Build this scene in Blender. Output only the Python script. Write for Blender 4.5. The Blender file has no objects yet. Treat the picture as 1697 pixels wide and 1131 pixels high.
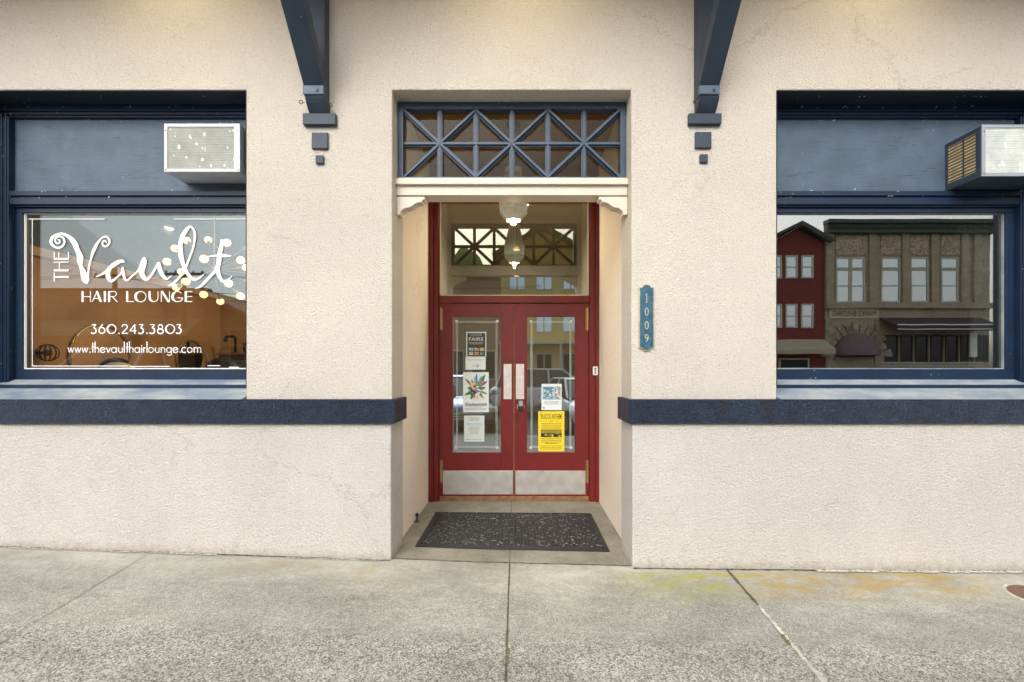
import bpy, bmesh, math, random
from mathutils import Vector, Matrix
R = math.radians
random.seed(7)
S = bpy.context.scene
C = S.collection

# ------------------------------------------------------------------ camera
F = 720.0            # focal length in photo pixels (photo is 1697 wide)
VX, VY = 856.0, 616.0  # where the depth lines meet
CZ = 1.43
cam_d = bpy.data.cameras.new("camera")
cam = bpy.data.objects.new("camera", cam_d); C.objects.link(cam)
cam.location = (0, 0, CZ); cam.rotation_euler = (R(90), 0, 0)
cam_d.sensor_width = 36; cam_d.lens = F / 1697 * 36
cam_d.shift_x = -(VX - 848.5) / 1697; cam_d.shift_y = (VY - 565.5) / 1697
cam_d.clip_start = 0.05; cam_d.clip_end = 2000
S.camera = cam

# ------------------------------------------------------------------ sky, sun, exposure
SUN_EL, SUN_AZ = 37, 196      # azimuth measured so that the sun stands behind the camera, to the left
w = bpy.data.worlds.new("World"); S.world = w; w.use_nodes = True
nt = w.node_tree; nt.nodes.clear()
sky = nt.nodes.new('ShaderNodeTexSky'); sky.sky_type = 'NISHITA'; sky.sun_disc = False
sky.sun_elevation = R(SUN_EL); sky.sun_rotation = R(SUN_AZ); sky.dust_density = 4; sky.air_density = 1.6
hs = nt.nodes.new('ShaderNodeHueSaturation'); hs.inputs['Saturation'].default_value = 0.22
bg = nt.nodes.new('ShaderNodeBackground'); bg.inputs['Strength'].default_value = 0.15
ow = nt.nodes.new('ShaderNodeOutputWorld')
nt.links.new(sky.outputs[0], hs.inputs['Color']); nt.links.new(hs.outputs[0], bg.inputs[0]); nt.links.new(bg.outputs[0], ow.inputs[0])
sd = bpy.data.lights.new("sun", 'SUN'); sd.energy = 0.5; sd.angle = R(70); sd.color = (1, 0.965, 0.91)
so = bpy.data.objects.new("sun", sd); C.objects.link(so)
a = R(SUN_AZ)   # direction toward the sun: behind the camera (-Y)
sv = Vector((math.sin(a) * math.cos(R(SUN_EL)), math.cos(a) * math.cos(R(SUN_EL)), math.sin(R(SUN_EL))))
so.rotation_euler = sv.to_track_quat('Z', 'Y').to_euler()
so.location = sv * 30
S.view_settings.view_transform = 'Standard'; S.view_settings.look = 'None'
S.view_settings.exposure = 0.86; S.view_settings.gamma = 1

# ------------------------------------------------------------------ measuring helpers
def PX(px, Y): return (px - VX) * Y / F
def PZ(py, Y): return CZ - (py - VY) * Y / F

# ------------------------------------------------------------------ materials
class G:
    def __init__(s, name, rough=.6, metal=0.0, spec=.5):
        s.m = bpy.data.materials.new(name); s.m.use_nodes = True
        s.t = s.m.node_tree; s.b = s.t.nodes['Principled BSDF']
        s.b.inputs['Roughness'].default_value = rough; s.b.inputs['Metallic'].default_value = metal
        s.b.inputs['Specular IOR Level'].default_value = spec
        s.co = s.t.nodes.new('ShaderNodeTexCoord').outputs['Object']
    def n(s, t, **k):
        o = s.t.nodes.new('ShaderNode' + t)
        for a, v in k.items():
            if a.startswith('i_'):
                key = a[2:].replace('_', ' ')
                o.inputs[key].default_value = v
            else: setattr(o, a, v)
        return o
    def l(s, a, b): s.t.links.new(a, b)
    def mapped(s, sc):
        m = s.n('Mapping'); m.inputs['Scale'].default_value = sc; s.l(s.co, m.inputs[0]); return m.outputs[0]
    def noise(s, scale, detail=3, rough=.5, vec=None, dist=0):
        o = s.n('TexNoise', i_Scale=scale, i_Detail=detail, i_Roughness=rough, i_Distortion=dist)
        s.l(vec if vec is not None else s.co, o.inputs['Vector']); return o.outputs['Fac']
    def voro(s, scale, feature='F1', vec=None, out='Distance'):
        o = s.n('TexVoronoi', feature=feature, i_Scale=scale)
        s.l(vec if vec is not None else s.co, o.inputs['Vector']); return o.outputs[out]
    def ramp(s, f, a, b, c0=(0, 0, 0), c1=(1, 1, 1)):
        o = s.n('ValToRGB'); e = o.color_ramp.elements
        e[0].position = a; e[1].position = b; e[0].color = (*c0, 1); e[1].color = (*c1, 1)
        s.l(f, o.inputs[0]); return o.outputs[0]
    def mix(s, f, a, b, blend='MIX'):
        o = s.n('MixRGB', blend_type=blend)
        for k, v in ((0, f), (1, a), (2, b)):
            if isinstance(v, (int, float)): o.inputs[k].default_value = v
            elif isinstance(v, tuple): o.inputs[k].default_value = (*v, 1)
            else: s.l(v, o.inputs[k])
        return o.outputs[0]
    def math(s, op, a, b=0.0):
        o = s.n('Math', operation=op)
        for k, v in ((0, a), (1, b)):
            if isinstance(v, (int, float)): o.inputs[k].default_value = v
            else: s.l(v, o.inputs[k])
        return o.outputs[0]
    def xyz(s):
        o = s.n('SeparateXYZ'); s.l(s.co, o.inputs[0]); return o.outputs
    def color(s, v):
        if isinstance(v, tuple): s.b.inputs['Base Color'].default_value = (*v, 1)
        else: s.l(v, s.b.inputs['Base Color'])
    def bump(s, h, strength=.5, dist=.01):
        o = s.n('Bump', i_Strength=strength, i_Distance=dist); s.l(h, o.inputs['Height'])
        if s.b.inputs['Normal'].is_linked: s.l(s.b.inputs['Normal'].links[0].from_socket, o.inputs['Normal'])
        s.l(o.outputs[0], s.b.inputs['Normal'])

def simple(name, col, rough=.6, metal=0, var=.12, scale=8, bump=0, bscale=60, spec=.5):
    g = G(name, rough, metal, spec)
    n = g.noise(scale, 4)
    dk = tuple(c * (1 - var) for c in col); lt = tuple(min(1, c * (1 + var)) for c in col)
    g.color(g.ramp(n, .3, .7, dk, lt))
    if bump: g.bump(g.noise(bscale, 3), bump, .004)
    return g.m

def emit(name, col, st):
    g = G(name); g.color(col); g.b.inputs['Emission Color'].default_value = (*col, 1); g.b.inputs['Emission Strength'].default_value = st
    return g.m

def glass(name, refl=.3, tint=(.93, .96, .95), rough=0.0, gt=(.80, .92, 1)):
    m = bpy.data.materials.new(name); m.use_nodes = True; t = m.node_tree; t.nodes.clear()
    o = t.nodes.new('ShaderNodeOutputMaterial'); mx = t.nodes.new('ShaderNodeMixShader')
    tr = t.nodes.new('ShaderNodeBsdfTransparent'); gl = t.nodes.new('ShaderNodeBsdfGlossy')
    tc = t.nodes.new('ShaderNodeTexCoord'); wn = t.nodes.new('ShaderNodeTexNoise'); wn.inputs['Scale'].default_value = 2.4; wn.inputs['Detail'].default_value = 1
    bp = t.nodes.new('ShaderNodeBump'); bp.inputs['Strength'].default_value = .5; bp.inputs['Distance'].default_value = .0005
    t.links.new(tc.outputs['Object'], wn.inputs['Vector']); t.links.new(wn.outputs['Fac'], bp.inputs['Height']); t.links.new(bp.outputs[0], gl.inputs['Normal'])
    tr.inputs[0].default_value = (*tint, 1); gl.inputs['Roughness'].default_value = rough
    gl.inputs[0].default_value = (*gt, 1)
    lw = t.nodes.new('ShaderNodeLayerWeight'); pw = t.nodes.new('ShaderNodeMath'); pw.operation = 'POWER'; pw.inputs[1].default_value = 4.5
    t.links.new(lw.outputs['Facing'], pw.inputs[0])
    ad = t.nodes.new('ShaderNodeMath'); ad.operation = 'ADD'; ad.use_clamp = True; ad.inputs[1].default_value = refl
    t.links.new(pw.outputs[0], ad.inputs[0]); t.links.new(ad.outputs[0], mx.inputs[0])
    t.links.new(tr.outputs[0], mx.inputs[1]); t.links.new(gl.outputs[0], mx.inputs[2]); t.links.new(mx.outputs[0], o.inputs[0])
    return m

def stucco(name, col, pits, coarse, dirt=False):
    g = G(name, .88, 0, .25)
    big = g.noise(1.3, 4); c = g.ramp(big, .3, .72, tuple(x * .93 for x in col), tuple(min(1, x * 1.04) for x in col))
    fine = g.noise(210, 2)
    c = g.mix(.16, c, g.ramp(fine, .35, .65), 'OVERLAY')
    if pits:
        v = g.voro(34); pit = g.ramp(v, .08, .22, (1, 1, 1), (0, 0, 0))
        gate = g.ramp(g.noise(7, 4, .7), .46, .56); f = g.math('MULTIPLY', pit, gate); f = g.math('MULTIPLY', f, pits)
        c = g.mix(f, c, tuple(x * .25 for x in col))
    if dirt:
        xx, _, zz = g.xyz(); z = g.math('ADD', zz, g.math('MULTIPLY', g.math('MINIMUM', xx, .9), .0335))
        lo = g.math('ADD', z, g.math('MULTIPLY', g.noise(22, 4), .16)); m = g.ramp(lo, .07, .15, (1, 1, 1), (0, 0, 0))
        c = g.mix(g.math('MULTIPLY', m, .55), c, (.33, .29, .21))
        # fine hairline stains
        m2 = g.math('MULTIPLY', g.ramp(g.noise(2.2, 5, .7), .56, .75), .22)
        c = g.mix(m2, c, tuple(x * .72 for x in col))
    e = g.n('TexVoronoi', feature='DISTANCE_TO_EDGE', i_Scale=.75)
    wv = g.n('VectorMath', operation='ADD'); nz = g.n('TexNoise', i_Scale=3.0, i_Detail=6, i_Roughness=.7); g.l(g.co, nz.inputs['Vector'])
    sc_ = g.n('VectorMath', operation='SCALE'); sc_.inputs['Scale'].default_value = .45; g.l(nz.outputs['Color'], sc_.inputs[0]); g.l(g.co, wv.inputs[0]); g.l(sc_.outputs[0], wv.inputs[1]); g.l(wv.outputs[0], e.inputs['Vector'])
    ck = g.math('MULTIPLY', g.ramp(e.outputs['Distance'], .001, .006, (1, 1, 1), (0, 0, 0)), g.ramp(g.noise(.8, 3), .50, .58))
    c = g.mix(g.math('MULTIPLY', ck, .38), c, tuple(x * .45 for x in col))
    dr = g.ramp(g.noise(2.2, 5, .65, g.mapped((5, 5, .35))), .60, .80)
    c = g.mix(g.math('MULTIPLY', dr, .09), c, tuple(x * .6 for x in col))
    g.color(c)
    h = g.noise(coarse, 4, .6, g.mapped((1, 1, 1.7)) if dirt else None, dist=.6); h2 = g.voro(coarse * 1.1, 'SMOOTH_F1')
    g.bump(g.math('ADD', g.math('MULTIPLY', h, .9), g.math('MULTIPLY', h2, .45)), .85 if coarse > 30 else .4, .022 if pits > .5 else .0165)
    g.bump(g.noise(260, 2), .25, .002)
    return g.m

MAT = {}
MAT['stucco'] = stucco('stucco_upper', (.645, .596, .530), .45, 84)
MAT['stucco_low'] = stucco('stucco_lower', (.605, .572, .525), .10, 68, True)
MAT['stucco_in'] = stucco('stucco_recess', (.86, .77, .66), .1, 20)
MAT['trim_cream'] = simple('cream_trim_paint', (.66, .59, .49), .5, 0, .04, 5, .1, 90)
MAT['tan'] = simple('tan_wall', (.33, .215, .10), .8, 0, .06, 3)  # cream wall over the doors, its shade put into the colour as tan
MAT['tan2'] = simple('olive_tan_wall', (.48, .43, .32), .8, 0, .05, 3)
def band():
    g = G('navy_stucco', .26, 0, .6)
    g.color(g.mix(g.ramp(g.noise(9, 3), .4, .7), (.006, .019, .052), (.012, .035, .086)))
    h = g.noise(58, 4, .6, dist=.5); g.bump(h, 1, .06); g.bump(g.voro(95), .5, .012); return g.m
MAT['band'] = band()
def navy(name, col, rough=.42, grain=False):
    g = G(name, rough, 0, .35)
    c = g.mix(g.ramp(g.noise(6, 4), .3, .7), tuple(x * .86 for x in col), tuple(x * 1.12 for x in col))
    v = g.ramp(g.voro(24), .07, .14, (1, 1, 1), (0, 0, 0)); gate = g.math('MULTIPLY', g.ramp(g.noise(4, 4), .56, .66), .7)
    c = g.mix(g.math('MULTIPLY', v, gate), c, (.45, .47, .48))
    if grain:
        mv = g.mapped((2.2, 2.2, 34)); st = g.noise(3.2, 6, .62, mv, .9)
        crack = g.ramp(st, .575, .62); gate2 = g.ramp(g.noise(3.2, 3, .5, g.mapped((1, 1, 3))), .42, .58)
        f = g.math('MULTIPLY', crack, gate2)
        c = g.mix(g.math('MULTIPLY', f, .6), c, tuple(x * .25 for x in col))
        g.bump(st, .35, .006); g.bump(f, -.6, .004)
    g.color(c)
    g.bump(g.noise(40, 4), .12, .004)
    return g.m
MAT['navy'] = navy('navy_paint', (.009, .023, .055))
MAT['navy_lt'] = navy('slate_navy_paint', (.030, .046, .072), .5)
MAT['panel'] = navy('blue_grey_board', (.078, .118, .172), .45, True)
MAT['lattice'] = navy('lattice_blue_paint', (.046, .075, .12), .4)
MAT['soffit'] = navy('dark_navy_reveal', (.014, .019, .03), .7)
def stone():
    g = G('painted_stone_sill', .7)
    n = g.noise(5, 5, .65, g.mapped((.5, 1, 1)))
    g.color(g.mix(g.ramp(n, .38, .62), (.30, .33, .34), (.135, .18, .25)))
    g.bump(g.noise(90, 3), .5, .006); return g.m
MAT['stone'] = stone()
def red():
    g = G('red_door_paint', .38, 0, .5)
    g.color(g.mix(g.ramp(g.noise(4, 4), .3, .7), (.150, .008, .010), (.19, .010, .012)))
    g.bump(g.noise(30, 4, .6, g.mapped((1, 1, .12))), .2, .004); wr = g.math('MULTIPLY', g.ramp(g.voro(16), .04, .07, (1, 1, 1), (0, 0, 0)), g.ramp(g.noise(5, 3), .58, .64))
    g.color(g.mix(wr, g.mix(g.ramp(g.noise(3, 6, .7), .3, .75), (.125, .010, .010), (.20, .014, .013)), (.42, .20, .15))); return g.m
MAT['red'] = red()
MAT['maroon'] = simple('maroon_paint', (.21, .012, .02), .4, 0, .12, 4)
MAT['wood_raw'] = simple('worn_threshold_wood', (.24, .12, .055), .6, 0, .3, 18, .3)
MAT['steel'] = simple('brushed_steel', (.64, .62, .59), .3, .55, .12, 9, .1, 10)
MAT['plate'] = simple('push_plate_aluminium', (.66, .63, .60), .45, .5, .1, 20)
MAT['brass'] = simple('aged_brass', (.45, .33, .15), .42, .8, .2, 30)
MAT['rust'] = simple('rusty_iron', (.13, .085, .055), .75, .4, .3, 40, .3)
MAT['black'] = simple('black_plastic', (.018, .019, .021), .4)
MAT['blackm'] = simple('black_metal', (.02, .02, .022), .5, .5)
MAT['white'] = simple('white_vinyl', (.86, .87, .88), .5, 0, .02)
MAT['whitep'] = simple('white_paint', (.80, .80, .78), .5, 0, .04)
MAT['orange'] = simple('bare_wood_ring', (.75, .36, .08), .6)
MAT['acw'] = simple('white_enamel', (.60, .62, .65), .35, 0, .05, 14)
MAT['acg'] = simple('grey_enamel', (.30, .335, .38), .4, 0, .08)
MAT['acn'] = simple('navy_enamel', (.035, .05, .075), .45, 0, .1)
MAT['acy'] = simple('yellowed_coil', (.80, .62, .28), .6, 0, .2, 12)
def fins(name, c0, c1, peel):
    g = G(name, .55)
    c = g.mix(g.ramp(g.noise(9, 4, .6), .35, .65), c0, c1)
    v = g.math('ADD', g.voro(11, vec=g.mapped((1.3, 1, .8))), g.math('MULTIPLY', g.math('SUBTRACT', g.noise(40, 3), .5), .25)); m = g.ramp(v, .20, .24, (1, 1, 1), (0, 0, 0)); gt = g.ramp(g.noise(5, 2), .45, .49)
    c = g.mix(g.math('MULTIPLY', g.math('MULTIPLY', m, gt), peel), c, (.85, .86, .85)); g.color(c)
    g.bump(g.noise(70, 3), .2, .003); return g.m
MAT['fins'] = fins('condenser_fins', (.36, .37, .33), (.46, .47, .43), 1)
MAT['fins2'] = fins('pale_condenser_fins', (.56, .60, .57), (.70, .73, .70), .8)
MAT['glass'] = glass('window_glass', .055)
MAT['glass_r'] = glass('dark_window_glass', .33, (.80, .84, .84), 0, (1, .97, .94))
MAT['glass_d'] = glass('door_glass', .32)
MAT['glass_t'] = glass('transom_glass', .006, (.72, .68, .58))
MAT['glass_tr'] = glass('door_transom_glass', .26, (.9, .9, .86))
MAT['frost'] = simple('frosted_etch', (.62, .64, .60), .3, 0, .05)
MAT['bulb'] = emit('lit_bulb', (1, .66, .30), 1.15)
MAT['bulbhot'] = emit('bright_bulb', (1, .74, .42), 9)
MAT['shade'] = simple('frosted_lamp_panel', (.68, .68, .60), .3, 0, .12, 30)
MAT['salon'] = simple('salon_wood_wall', (.42, .235, .11), .6, 0, .10, 2.5)
MAT['salon_up'] = simple('grey_plaster', (.10, .12, .13), .8)
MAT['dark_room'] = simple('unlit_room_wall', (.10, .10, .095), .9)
MAT['floorw'] = simple('wood_floor', (.16, .09, .05), .5)
MAT['curtain'] = simple('grey_curtain', (.10, .105, .11), .95, 0, .2, 40, .4, 200)
MAT['curtain_w'] = simple('white_curtain', (.6, .6, .6), .9)
MAT['mirror'] = simple('mirror', (.8, .8, .8), .03, 1, 0)
MAT['leaf'] = simple('leaf_green', (.05, .10, .03), .6, 0, .3, 4)
MAT['leafd'] = simple('dark_foliage', (.03, .055, .025), .7, 0, .3, 2)
MAT['bark'] = simple('bark', (.08, .06, .045), .9)
MAT['cream_fab'] = simple('cream_upholstery', (.55, .42, .28), .7)
MAT['paper'] = simple('white_paper', (.70, .76, .76), .7, 0, .02)
MAT['paper2'] = simple('mint_paper', (.62, .70, .66), .7, 0, .02)
MAT['yellow'] = simple('yellow_paper', (.82, .62, .02), .7, 0, .02)
MAT['ink'] = simple('black_ink', (.02, .02, .025), .7)
MAT['inkg'] = simple('grey_ink', (.28, .32, .34), .7)
MAT['inkt'] = simple('dark_teal_ink', (.035, .055, .06), .7)
for k, c in dict(c_blue=(.08, .16, .42), c_lblue=(.2, .42, .6), c_green=(.05, .2, .09), c_olive=(.25, .28, .08), c_purple=(.2, .1, .24), c_orange=(.75, .32, .04), c_gold=(.8, .55, .12), c_rose=(.5, .2, .16), c_wine=(.12, .03, .05), c_tan=(.55, .38, .2), c_grey=(.35, .35, .36), c_dy=(.3, .24, .02)).items():
    MAT[k] = simple('print_' + k[2:], c, .7, 0, .08)
def plaque_m():
    g = G('weathered_blue_enamel', .4, .2); g.color(g.mix(g.ramp(g.noise(30, 4), .4, .65), (.025, .095, .15), (.05, .15, .22))); return g.m
MAT['plaque'] = plaque_m()
MAT['plaque_rim'] = simple('verdigris_brass', (.50, .44, .29), .5, .5, .2, 30)
MAT['rubber'] = simple('black_rubber', (.017, .019, .021), .55, 0, .25, 20, .2)
def matbase():
    g = G('mat_debris', .9)
    v = g.voro(48, out='Color'); sp = g.n('SeparateColor'); g.l(v, sp.inputs[0])
    f = g.math('MULTIPLY', g.ramp(sp.outputs[0], .74, .95), g.ramp(g.noise(160, 2), .42, .52))
    g.color(g.mix(f, (.022, .024, .026), (.50, .48, .43))); g.bump(g.voro(120), .4, .004); return g.m
MAT['matbase'] = matbase()
def concrete():
    g = G('sidewalk_concrete', .9, 0, .3)
    X, Y, Z = g.xyz()
    agg = g.voro(150, out='Color'); sp = g.n('SeparateColor'); g.l(agg, sp.inputs[0])
    stones = g.ramp(sp.outputs[0], .05, .95, (.075, .075, .068), (.52, .51, .455))
    agg2 = g.voro(230, out='Color'); sp2 = g.n('SeparateColor'); g.l(agg2, sp2.inputs[0])
    finea = g.ramp(sp2.outputs[0], .0, 1, (.12, .12, .105), (.46, .455, .40))
    patch = g.noise(1.6, 5, .6, g.mapped((.7, 1.6, 1)))
    smooth = g.mix(g.ramp(patch, .3, .7), (.29, .285, .245), (.50, .49, .425))
    # how exposed the aggregate is: smooth by the wall, ground in front
    wob = g.math('MULTIPLY', g.math('SUBTRACT', g.noise(2.1, 5, .65), .5), .9)
    yy = g.math('ADD', Y, wob)
    ef = g.ramp(g.math('SUBTRACT', 4.0, yy), .0, 1.0)          # placeholder range, refined below
    mr = g.n('MapRange'); g.l(yy, mr.inputs[0]); mr.inputs[1].default_value = 3.15; mr.inputs[2].default_value = 2.65; mr.inputs[3].default_value = .12; mr.inputs[4].default_value = .8
    c = g.mix(mr.outputs[0], smooth, finea)
    wob2 = g.math('MULTIPLY', g.math('SUBTRACT', g.noise(14, 5, .8), .5), .35)
    mr2 = g.n('MapRange'); g.l(g.math('ADD', Y, wob2), mr2.inputs[0]); mr2.inputs[1].default_value = 2.46; mr2.inputs[2].default_value = 2.28; mr2.inputs[3].default_value = 0; mr2.inputs[4].default_value = 1
    stones = g.mix(.25, stones, finea)
    c = g.mix(mr2.outputs[0], c, stones)
    c = g.mix(.55, c, g.ramp(g.noise(1.7, 7, .72, g.mapped((.8, 1.6, 1))), .3, .72, (.28, .28, .27), (.72, .72, .72)), 'OVERLAY')
    c = g.mix(.35, c, g.ramp(g.noise(30, 3, .7), .3, .7, (.3, .3, .3), (.7, .7, .7)), 'OVERLAY')
    # lichen and rust-yellow stains by the wall on the right
    def rng(v, a, b, c_, d):
        m1 = g.n('MapRange'); g.l(v, m1.inputs[0]); m1.inputs[1].default_value = a; m1.inputs[2].default_value = b
        m2 = g.n('MapRange'); g.l(v, m2.inputs[0]); m2.inputs[1].default_value = d; m2.inputs[2].default_value = c_
        return g.math('MULTIPLY', m1.outputs[0], m2.outputs[0])
    zone = g.math('MULTIPLY', rng(X, .55, 1.1, 2.9, 3.5), rng(Y, 2.72, 3.0, 3.14, 3.2))
    st = g.math('MULTIPLY', zone, g.math('MULTIPLY', g.ramp(g.noise(4.2, 7, .75, g.mapped((1, 2.4, 1))), .42, .60), g.ramp(g.noise(55, 4, .8), .26, .50)))
    hue = g.mix(g.ramp(X, .0, 1.0), (.34, .33, .07), (.34, .33, .07))
    hue = g.mix(g.ramp(g.math('MULTIPLY', g.math('ADD', X, g.math('MULTIPLY', g.noise(3, 2), .8)), .25), .44, .55), (.34, .33, .05), (.40, .27, .075))
    c = g.mix(g.math('MULTIPLY', st, 1.0), c, hue)
    zone2 = g.math('MULTIPLY', rng(X, -2.6, -1.9, -.9, -.5), rng(Y, 2.85, 3.0, 3.1, 3.25))
    c = g.mix(g.math('MULTIPLY', g.math('MULTIPLY', zone2, g.ramp(g.noise(4, 5), .42, .6)), .5), c, (.33, .29, .17))
    blot = g.ramp(g.voro(5.5), .045, .06, (1, 1, 1), (0, 0, 0)); c = g.mix(g.math('MULTIPLY', blot, .35), c, (.13, .12, .10))
    g.color(c)
    rb = g.mix(mr2.outputs[0], g.math('MULTIPLY', g.voro(230), .25), g.math('MULTIPLY', g.voro(105), .9))
    g.bump(rb, .55, .006); g.bump(g.noise(18, 5), .25, .01)
    return g.m
MAT['concrete'] = concrete()
def conc2():
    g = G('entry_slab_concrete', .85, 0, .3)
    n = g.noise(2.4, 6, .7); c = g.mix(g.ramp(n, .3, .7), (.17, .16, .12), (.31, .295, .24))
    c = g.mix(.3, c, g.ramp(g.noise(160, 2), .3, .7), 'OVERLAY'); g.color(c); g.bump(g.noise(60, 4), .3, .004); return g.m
MAT['conc2'] = conc2()
MAT['joint'] = simple('joint_dirt', (.10, .085, .055), .95, 0, .5, 30, .6, 120)
MAT['joint_soft'] = simple('soft_joint', (.27, .255, .20), .95, 0, .3, 30)
MAT['joint_w'] = simple('patched_joint', (.50, .49, .42), .9, 0, .35, 14, .8, 60)
MAT['grit'] = simple('crumbled_plaster', (.52, .48, .42), .95, 0, .4, 50, .8, 90)
MAT['moss'] = simple('moss', (.16, .16, .07), .95, 0, .4, 60, .8, 200)
MAT['rustic'] = simple('rusticated_stone', (.36, .31, .24), .9, 0, .45, 3)
MAT['sign_stone'] = simple('sign_stone', (.62, .55, .43), .9)
MAT['asphalt'] = simple('asphalt', (.055, .055, .058), .9, 0, .2, 40, .3, 200)
MAT['kerb'] = simple('kerb_concrete', (.30, .29, .26), .85)
MAT['grass'] = simple('grass', (.10, .22, .04), .9, 0, .3, 2)
MAT['cover'] = simple('rusty_cover_iron', (.20, .115, .085), .7, .3, .2, 30, .4, 80)
def brick(name, c1, c2, mortar, sc=1.0):
    g = G(name, .9, 0, .2)
    b = g.n('TexBrick', i_Scale=4.2 * sc); b.inputs['Color1'].default_value = (*c1, 1); b.inputs['Color2'].default_value = (*c2, 1); b.inputs['Mortar'].default_value = (*mortar, 1)
    cb = g.n('CombineXYZ'); x, y, z = g.xyz(); g.l(x, cb.inputs[0]); g.l(z, cb.inputs[1]); g.l(cb.outputs[0], b.inputs['Vector'])
    mo = g.ramp(g.noise(.9, 6, .7, g.mapped((1, 1, 2.5))), .3, .7, (.55, .55, .55), (1, 1, 1)); g.color(g.mix(.8, b.outputs[0], mo, 'MULTIPLY')); return g.m
MAT['brick'] = brick('buff_brick', (.66, .56, .44), (.50, .42, .32), (.32, .27, .21))
MAT['redside'] = simple('red_siding', (.21, .04, .034), .8, 0, .15, 4)
MAT['yelw'] = simple('yellow_stucco', (.85, .58, .22), .85)
MAT['tanb'] = simple('tan_plaster', (.42, .27, .16), .85)
MAT['terra'] = simple('carved_terracotta', (.50, .38, .28), .9, 0, .6, 9, 1, 12)
MAT['roofd'] = simple('dark_roofing', (.09, .10, .095), .8)
MAT['awn_g'] = simple('pale_green_canvas', (.46, .50, .32), .8, 0, .05)
MAT['awn_d'] = simple('plum_canvas', (.07, .045, .055), .85, 0, .1)
MAT['awn_l'] = simple('mauve_canvas', (.20, .14, .15), .85, 0, .1)
MAT['pane'] = simple('far_window_glass', (.55, .6, .62), .05, 1, .02)
MAT['paned'] = simple('dark_far_window', (.03, .035, .04), .08)
MAT['trimw'] = simple('white_window_trim', (.6, .58, .52), .6)
MAT['car_dark'] = simple('dark_blue_car_paint', (.14, .18, .25), .12, .6, .03)
MAT['car_white'] = simple('white_car_paint', (.75, .76, .78), .2, 0, .02)
MAT['car_silver'] = simple('silver_car_paint', (.36, .39, .42), .2, .7, .03)
MAT['carglass'] = simple('car_glass', (.02, .025, .03), .04, 0, 0, spec=.8)
MAT['tyre'] = simple('tyre_rubber', (.02, .02, .02), .8)
MAT['rim'] = simple('alloy_rim', (.5, .5, .52), .3, .9)
MAT['amber'] = simple('amber_lens', (.7, .25, .05), .2)

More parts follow.
